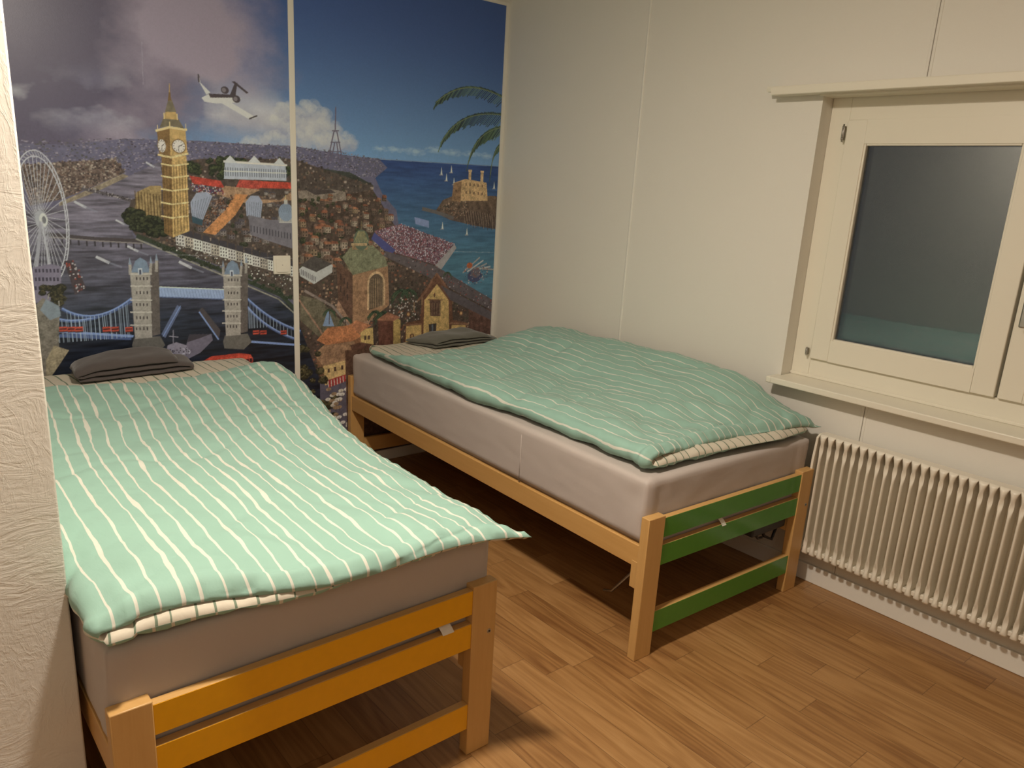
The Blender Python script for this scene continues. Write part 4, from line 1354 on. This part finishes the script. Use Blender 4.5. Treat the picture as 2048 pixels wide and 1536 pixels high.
# grey-brown city below the wooded hill --------------------------------------
blk = Q("-1209,1362 -931,1398 -807,1421 -735,1327 -645,1204 -304,963 167,680 192,340 -467,418 -1099,493 -1213,803")
poly(blk, ink(74, 58, 46), 1, .5)
crowd(blk, 2300, [ink(118, 88, 66), ink(52, 40, 34), ink(92, 70, 54), ink(150, 120, 90), ink(60, 62, 42), ink(130, 76, 52)], .004, .014, .9)
poly(Q("-1198,1402 -1036,1417 -957,1406 -952,1369 -1089,1347 -1196,1371"), ink(128, 112, 92), 1, .2); poly(Q("-1159,1408 -1036,1415 -1005,1400 -1114,1387"), ink(70, 60, 54), 1, .2)
rf = [ink(146, 92, 60), ink(126, 74, 50), ink(112, 84, 66)]
for uv in sorted([(rng.uniform(600, 780), rng.uniform(396, 560)) for _ in range(150)], key=lambda p: p[1]):
    x, z = Q2(*uv)[0]; s = .5 + (uv[1] - 390) / 260
    if rng.random() < .45:
        tree(x, z, .018 * s, (36, 42, 28), (84, 84, 50))
    else:
        house(x, z, .034 * s, .036 * s, [ink(132, 108, 78), ink(112, 88, 68), ink(150, 130, 104), ink(96, 78, 62)][rng.integers(4)], rf[rng.integers(3)])
poly(Q("-1200,1046 -1123,1098 -1026,1061 -1029,1025 -1125,972 -1196,1013"), ink(176, 172, 156), 1, .15); poly(Q("-1195,1064 -1123,1105 -1029,1066 -1113,1029"), ink(74, 66, 58), 1, .4)
for f in np.linspace(0, 1, 9):
    p = lerp2(Q("-1191,1029")[0], Q("-1119,991")[0], f); box2(p[0], p[1] - .01, .004, .026, ink(96, 92, 90))
# stadium stand full of people
stp = Q("-797,1224 -646,1259 -302,1157 -422,1047 -732,1130")
poly(stp, ink(110, 78, 78), 1, .3)
crowd(stp, 2200, [ink(170, 150, 146), ink(122, 54, 62), ink(64, 50, 60), ink(190, 176, 170), ink(144, 74, 76), ink(96, 78, 96)], .003, .006)
poly(Q("-302,1157 -288,1136 -404,999 -422,1047"), ink(150, 140, 130), 1, .2)
poly(Q("-814,1185 -797,1216 -673,1129 -702,1099"), ink(70, 72, 118), 1, .1)
poly(Q("-732,1125 -422,1042 -15,839 -11,775 -452,979 -744,1100"), ink(90, 78, 74), 1, .3); crowd(Q("-732,1125 -422,1042 -15,839 -11,775 -452,979 -744,1100"), 90, [ink(176, 160, 150), ink(50, 40, 42), ink(150, 60, 50)], .003, .007)
for k in range(5):
    a, b = Q2(925 + k * 9, 545 - k * 2, 958 + k * 7, 515 + k * 6)
    stroke([a, b], .008, [ink(150, 140, 126), ink(176, 168, 152)][k % 2])
disc(*[(-0.156, 0.981)][0], .05, .035, ink(60, 66, 90)); disc(*[(-0.150, 1.000)][0], .034, .03, ink(92, 86, 88)); crowd(Q("-239,1030 -64,1039 -59,955 -216,919"), 120, [ink(170, 150, 130), ink(60, 50, 60), ink(130, 64, 44)], .003, .006)
disc(*[(-0.194, 1.040)][0], .02, .016, ink(176, 88, 46))
# domed pleasure hall
st, sd = ink(148, 108, 72), ink(96, 66, 48)
poly(Q("-1007,1084 -917,1014 -917,758 -997,889"), sd, 1, .2)
poly(Q("-917,1014 -717,1054 -705,848 -816,777 -917,758"), st, 1, .2)
poly(Q("-975,1096 -931,1144 -805,1155 -732,1092 -717,1049 -917,1009"), ink(118, 116, 82), 1, .2)
box2([(-0.920, 1.132)][0][0], [(-0.920, 1.132)][0][1], .086, .028, ink(150, 118, 78))
disc(*[(-0.870, 1.180)][0], .043, .05, ink(88, 98, 74)); box2([(-0.925, 1.156)][0][0], [(-0.925, 1.151)][0][1], .088, .014, ink(164, 134, 90))
for k in range(-4, 5):
    a = [(-0.870, 1.170)][0]; stroke([(a[0] + k * .0095, a[1] - .002), (a[0] + k * .004, a[1] + .05)], .0026, ink(170, 150, 92))
a = [(-0.870, 1.233)][0]; stroke([a, (a[0], a[1] + .035)], .005, ink(110, 96, 64))
ax, az = [(-0.783, 0.959)][0]
poly([(ax + .052 * math.cos(t), az + .065 * math.sin(t)) for t in np.linspace(0, math.pi, 20)] + [(ax - .052, az - .13), (ax + .052, az - .11)], ink(190, 152, 104))
poly([(ax + .042 * math.cos(t), az + .052 * math.sin(t)) for t in np.linspace(0, math.pi, 20)] + [(ax - .042, az - .13), (ax + .042, az - .11)], ink(88, 70, 52))
for k in range(8):
    box2(ax - .038 + k * .0105, az - .12, .004, .15, ink(150, 120, 82))
for f in (0, .33, .66):
    for v in (0, 1):
        p = lerp2(Q("-986,987")[0], Q("-931,923")[0], f); box2(p[0], p[1] - v * .06, .006, .03, ink(56, 40, 34))
poly(Q("-997,889 -917,758 -816,777 -831,739 -917,712 -1009,844"), ink(160, 120, 88), 1, .2)
# promenade and lawn
poly(Q("-1198,923 -1094,894 -874,677 -960,581 -1200,802"), ink(100, 90, 66), 1, .35); stroke(Q("-1203,899 -1096,746 -1056,667"), .008, ink(150, 112, 84)); stroke(Q("-1172,941 -1027,860 -845,648"), .012, ink(130, 112, 96))
poly(Q("-1082,765 -1052,847 -1020,760"), ink(120, 138, 156), 1, .2)
for (u, v, s) in ((800, 620, .06), (815, 615, .055), (748, 655, .05), (765, 660, .055), (690, 660, .04), (658, 640, .035), (893, 560, .03)):
    x, z = Q2(u, v)[0]; palm(x, z - .02, .1 * s / .05, s)
crowd(Q("-714,874 -545,892 -526,757 -696,702"), 160, [ink(176, 160, 140), ink(84, 72, 62), ink(60, 70, 46)], .004, .009)
# curly-gabled ochre church front
oc, ob = ink(188, 150, 84), ink(104, 66, 44)
poly(Q("-615,628 -598,748 -510,756 -506,837 -514,891 -446,968 -415,1007 -370,966 -300,886 -304,820 -294,741 -199,721 -164,588"), ob, 1, .2)
poly(Q("-490,617 -487,863 -409,945 -329,855 -312,601"), oc, 1, .15)
poly(Q("-598,735 -503,734 -500,618 -602,627"), oc, 1, .15); poly(Q("-303,714 -206,707 -186,590 -305,601"), oc, 1, .15)
stroke(Q("-526,865 -482,903 -445,963 -411,999 -373,960 -331,896 -282,858"), .012, ink(126, 84, 58))
stroke(Q("-617,736 -503,734"), .010, ink(134, 94, 64)); stroke(Q("-310,726 -185,711"), .010, ink(134, 94, 64))
for uv in Q("-587,793 -240,777 -562,673 -266,649"):
    disc(uv[0], uv[1], .014, .014, ob); disc(uv[0], uv[1], .008, .008, ink(176, 134, 80))
poly(Q("-455,861 -383,857 -380,769 -446,774"), ink(92, 64, 48)); 
for k in range(4):
    x, z = Q2(862 + k * 5, 630)[0]; box2(x, z, .003, .065, ink(136, 108, 76))
stroke(Q("-465,864 -370,857"), .006, ink(120, 80, 54)); disc(*[(-0.423, 0.887)][0], .006, .012, ob)
poly(Q("-457,730 -405,732 -407,610 -440,613"), ink(70, 60, 52)); stroke(Q("-431,723 -427,612"), .01, ink(96, 100, 98))
for uv in Q("-553,834 -503,858 -299,853"):
    stroke([(uv[0], uv[1] - .02), (uv[0], uv[1] + .02)], .005, ink(150, 116, 76))
poly(Q("-194,820 162,741 176,558 -164,588"), ink(92, 60, 46), 1, .5)
poly(Q("-386,939 -10,766 -7,716 -316,854"), ink(84, 74, 72), 1, .3)
# rust-red and tiled roofs in front
def bighouse(wall, flank, roof, cw, cf, cr):
    poly(Q(flank), cf, 1, .2); poly(Q(wall), cw, 1, .2); poly(Q(roof), cr, 1, .4)
bighouse("-680,794 -636,764 -633,630 -677,634", "-772,774 -680,794 -677,634 -765,641", "-781,774 -713,812 -636,780 -679,762", ink(170, 138, 74), ink(100, 60, 44), ink(150, 96, 66))
bighouse("-874,734 -801,737 -795,617 -868,611", "-945,747 -874,729 -868,611 -940,631", "-959,748 -897,782 -810,750 -874,716", ink(186, 152, 84), ink(130, 86, 54), ink(168, 106, 66))
bighouse("-1084,581 -917,590 -914,492 -1072,463", "-1119,635 -1084,581 -1072,463 -1109,532", "-1130,628 -1070,673 -931,702 -874,625 -914,587 -1082,563", ink(196, 160, 96), ink(120, 84, 54), ink(150, 112, 76))
poly(Q("-1115,697 -1055,755 -931,759 -868,697 -917,676 -1064,668"), ink(176, 108, 62), 1, .25)
poly(Q("-931,656 -868,666 -780,643 -779,563 -908,570"), ink(92, 60, 44), 1, .4)
for uv in Q("-1058,526 -1022,530 -982,534 -946,538 -851,675 -830,676 -848,622"):
    box2(uv[0], uv[1], .012, .022, ink(84, 60, 44))
for k in range(24):
    a = lerp2(Q("-1070,668")[0], Q("-931,697")[0], k / 23); b = lerp2(Q("-1076,567")[0], Q("-885,615")[0], k / 23)
    stroke([a, b], .002, ink(100, 68, 48), .7)
poly(Q("-1058,488 -920,514 -914,481 -1053,448"), ink(160, 50, 44), 1, .1)
for k in range(9):
    a = lerp2(Q("-1055,482")[0], Q("-923,506")[0], k / 8); stroke([a, (a[0] + .002, a[1] - .03)], .004, ink(206, 186, 160))
grove(Q("-1202,680 -1097,645 -1072,463 -960,396 -963,-479 -1223,-407"), 120, .016, .032, (40, 38, 24), (104, 92, 54))
for uv in [(rng.uniform(655, 700), rng.uniform(775, 850)) for _ in range(34)]:
    x, z = Q2(*uv)[0]; disc(x, z, .015, .009, [ink(196, 184, 156), ink(150, 120, 84), ink(206, 200, 180)][rng.integers(3)]); stroke([(x, z), (x, z - .02)], .002, ink(70, 56, 44))
gpoly(Q("-960,633 176,558 279,-823 -932,-488"), ink(96, 66, 46), ink(60, 44, 34), .4)
# palm fronds leaning in from the right
for (s, cpt, e, w_) in (("-4,1923", "-270,2011", "-445,1861", .062), ("2,1838", "-294,1852", "-407,1672", .066), ("6,1779", "-191,1750", "-232,1576", .06), ("5,1688", "-68,1683", "-76,1527", .045)):
    p0, p1, p2 = QQ(s), QQ(cpt), QQ(e)
    n = 46
    for k in range(n):
        t = k / (n - 1)
        x = (1 - t) ** 2 * p0[0] + 2 * t * (1 - t) * p1[0] + t * t * p2[0]
        z = (1 - t) ** 2 * p0[1] + 2 * t * (1 - t) * p1[1] + t * t * p2[1]
        tx, tzz = 2 * (1 - t) * (p1[0] - p0[0]) + 2 * t * (p2[0] - p1[0]), 2 * (1 - t) * (p1[1] - p0[1]) + 2 * t * (p2[1] - p1[1])
        L = math.hypot(tx, tzz); tx, tzz = tx / L, tzz / L
        ll = w_ * (1.25 - t * .75) * rng.uniform(.8, 1.15)
        c = [ink(62, 82, 58), ink(46, 62, 50), ink(84, 104, 70), ink(38, 48, 44)][rng.integers(4)]
        stroke([(x, z), (x + tx * ll * .7 + tzz * ll * .15, z + tzz * ll * .7 - ll * .75)], .0045, c)
        stroke([(x, z), (x + tx * ll * .35, z + tzz * ll * .3 + ll * .12)], .004, c)
    stroke([((1 - t) ** 2 * p0[0] + 2 * t * (1 - t) * p1[0] + t * t * p2[0], (1 - t) ** 2 * p0[1] + 2 * t * (1 - t) * p1[1] + t * t * p2[1]) for t in np.linspace(0, 1, 14)], .004, ink(110, 118, 74))
# joins between the printed sheets
stroke(Q("-1803,1122 -1219,1095"), .0016, ink(176, 170, 160), .5); stroke(Q("-310,1117 -28,1109"), .0016, ink(176, 176, 170), .6); stroke(Q("-1840,1939 -1845,1784"), .0018, ink(170, 158, 160), .5)

# the fine busy detail of the print
FN = vnoise(NX, NZ, 560, 500, 91) * .6 + vnoise(NX, NZ, 1000, 900, 92) * .4
FA = vnoise(NX, NZ, 150, 140, 93)
land = 1 / (1 + np.exp((ZZ[:, None] - 1.60) / .012)) * np.clip((CV[..., 0] - CV[..., 2]) / .05 + .35, .12, 1)
CV *= (1 + (land * (.42 * (FN - .5) * 2 + .25 * (FA - .5) * 2)))[..., None]
CV *= (1 + .05 * (FN - .5) * 2)[..., None]
CV = np.clip(CV, 0.003, .9)
PIC = CV.reshape(NZ // 2, 2, NX // 2, 2, 3).mean(axis=(1, 3))

def picture(name, x0, x1, label):
    i0 = max(0, int(round((x0 - CX0) / (2 * CS)))); i1 = min(PIC.shape[1], int(round((x1 - CX0) / (2 * CS))))
    sub = PIC[:, i0:i1]; nz, nx = sub.shape[:2]
    D = .003
    xs = np.linspace(x0, x1, nx); zs = np.linspace(CZ0, CZ1, nz)
    X, Z = np.meshgrid(xs, zs)
    co = np.zeros((nz * nx, 3), np.float32); co[:, 0] = X.ravel(); co[:, 1] = -D; co[:, 2] = Z.ravel()
    back = np.array([(x0, 0, CZ0), (x1, 0, CZ0), (x1, 0, CZ1), (x0, 0, CZ1)], np.float32)
    n0 = nz * nx
    idx = np.arange(n0).reshape(nz, nx)
    f = np.stack([idx[:-1, :-1], idx[:-1, 1:], idx[1:, 1:], idx[1:, :-1]], -1).reshape(-1, 4)
    a, b, c, d = idx[0, 0], idx[0, -1], idx[-1, -1], idx[-1, 0]
    extra = np.array([(n0, n0 + 1, b, a), (n0 + 1, n0 + 2, c, b), (n0 + 2, n0 + 3, d, c), (n0 + 3, n0, a, d)])
    f = np.vstack([f, extra]).astype(np.int32)
    me = bpy.data.meshes.new(name)
    me.vertices.add(n0 + 4); me.vertices.foreach_set('co', np.vstack([co, back]).ravel())
    me.loops.add(f.size); me.loops.foreach_set('vertex_index', f.ravel())
    me.polygons.add(len(f)); me.polygons.foreach_set('loop_start', np.arange(0, f.size, 4, dtype=np.int32))
    me.polygons.foreach_set('loop_total', np.full(len(f), 4, np.int32))
    me.update(calc_edges=True)
    at = me.color_attributes.new('ink', 'FLOAT_COLOR', 'POINT')
    cc = np.ones((n0 + 4, 4), np.float32); cc[:n0, :3] = sub.reshape(-1, 3); cc[n0:, :3] = .5
    at.data.foreach_set('color', cc.ravel())
    me.materials.append(M['print'])
    o = bpy.data.objects.new(name, me); COL.objects.link(o)
    return tag(o, label, 'wall picture', 'printed picture panels')


picture('wall_picture', CX0, -1.2325, 'printed wall picture panel with clock tower, river and lifting bridge')
picture('wall_picture', -1.2075, CX1, 'printed wall picture panel with blue sky, palm fronds, sea and ochre church')
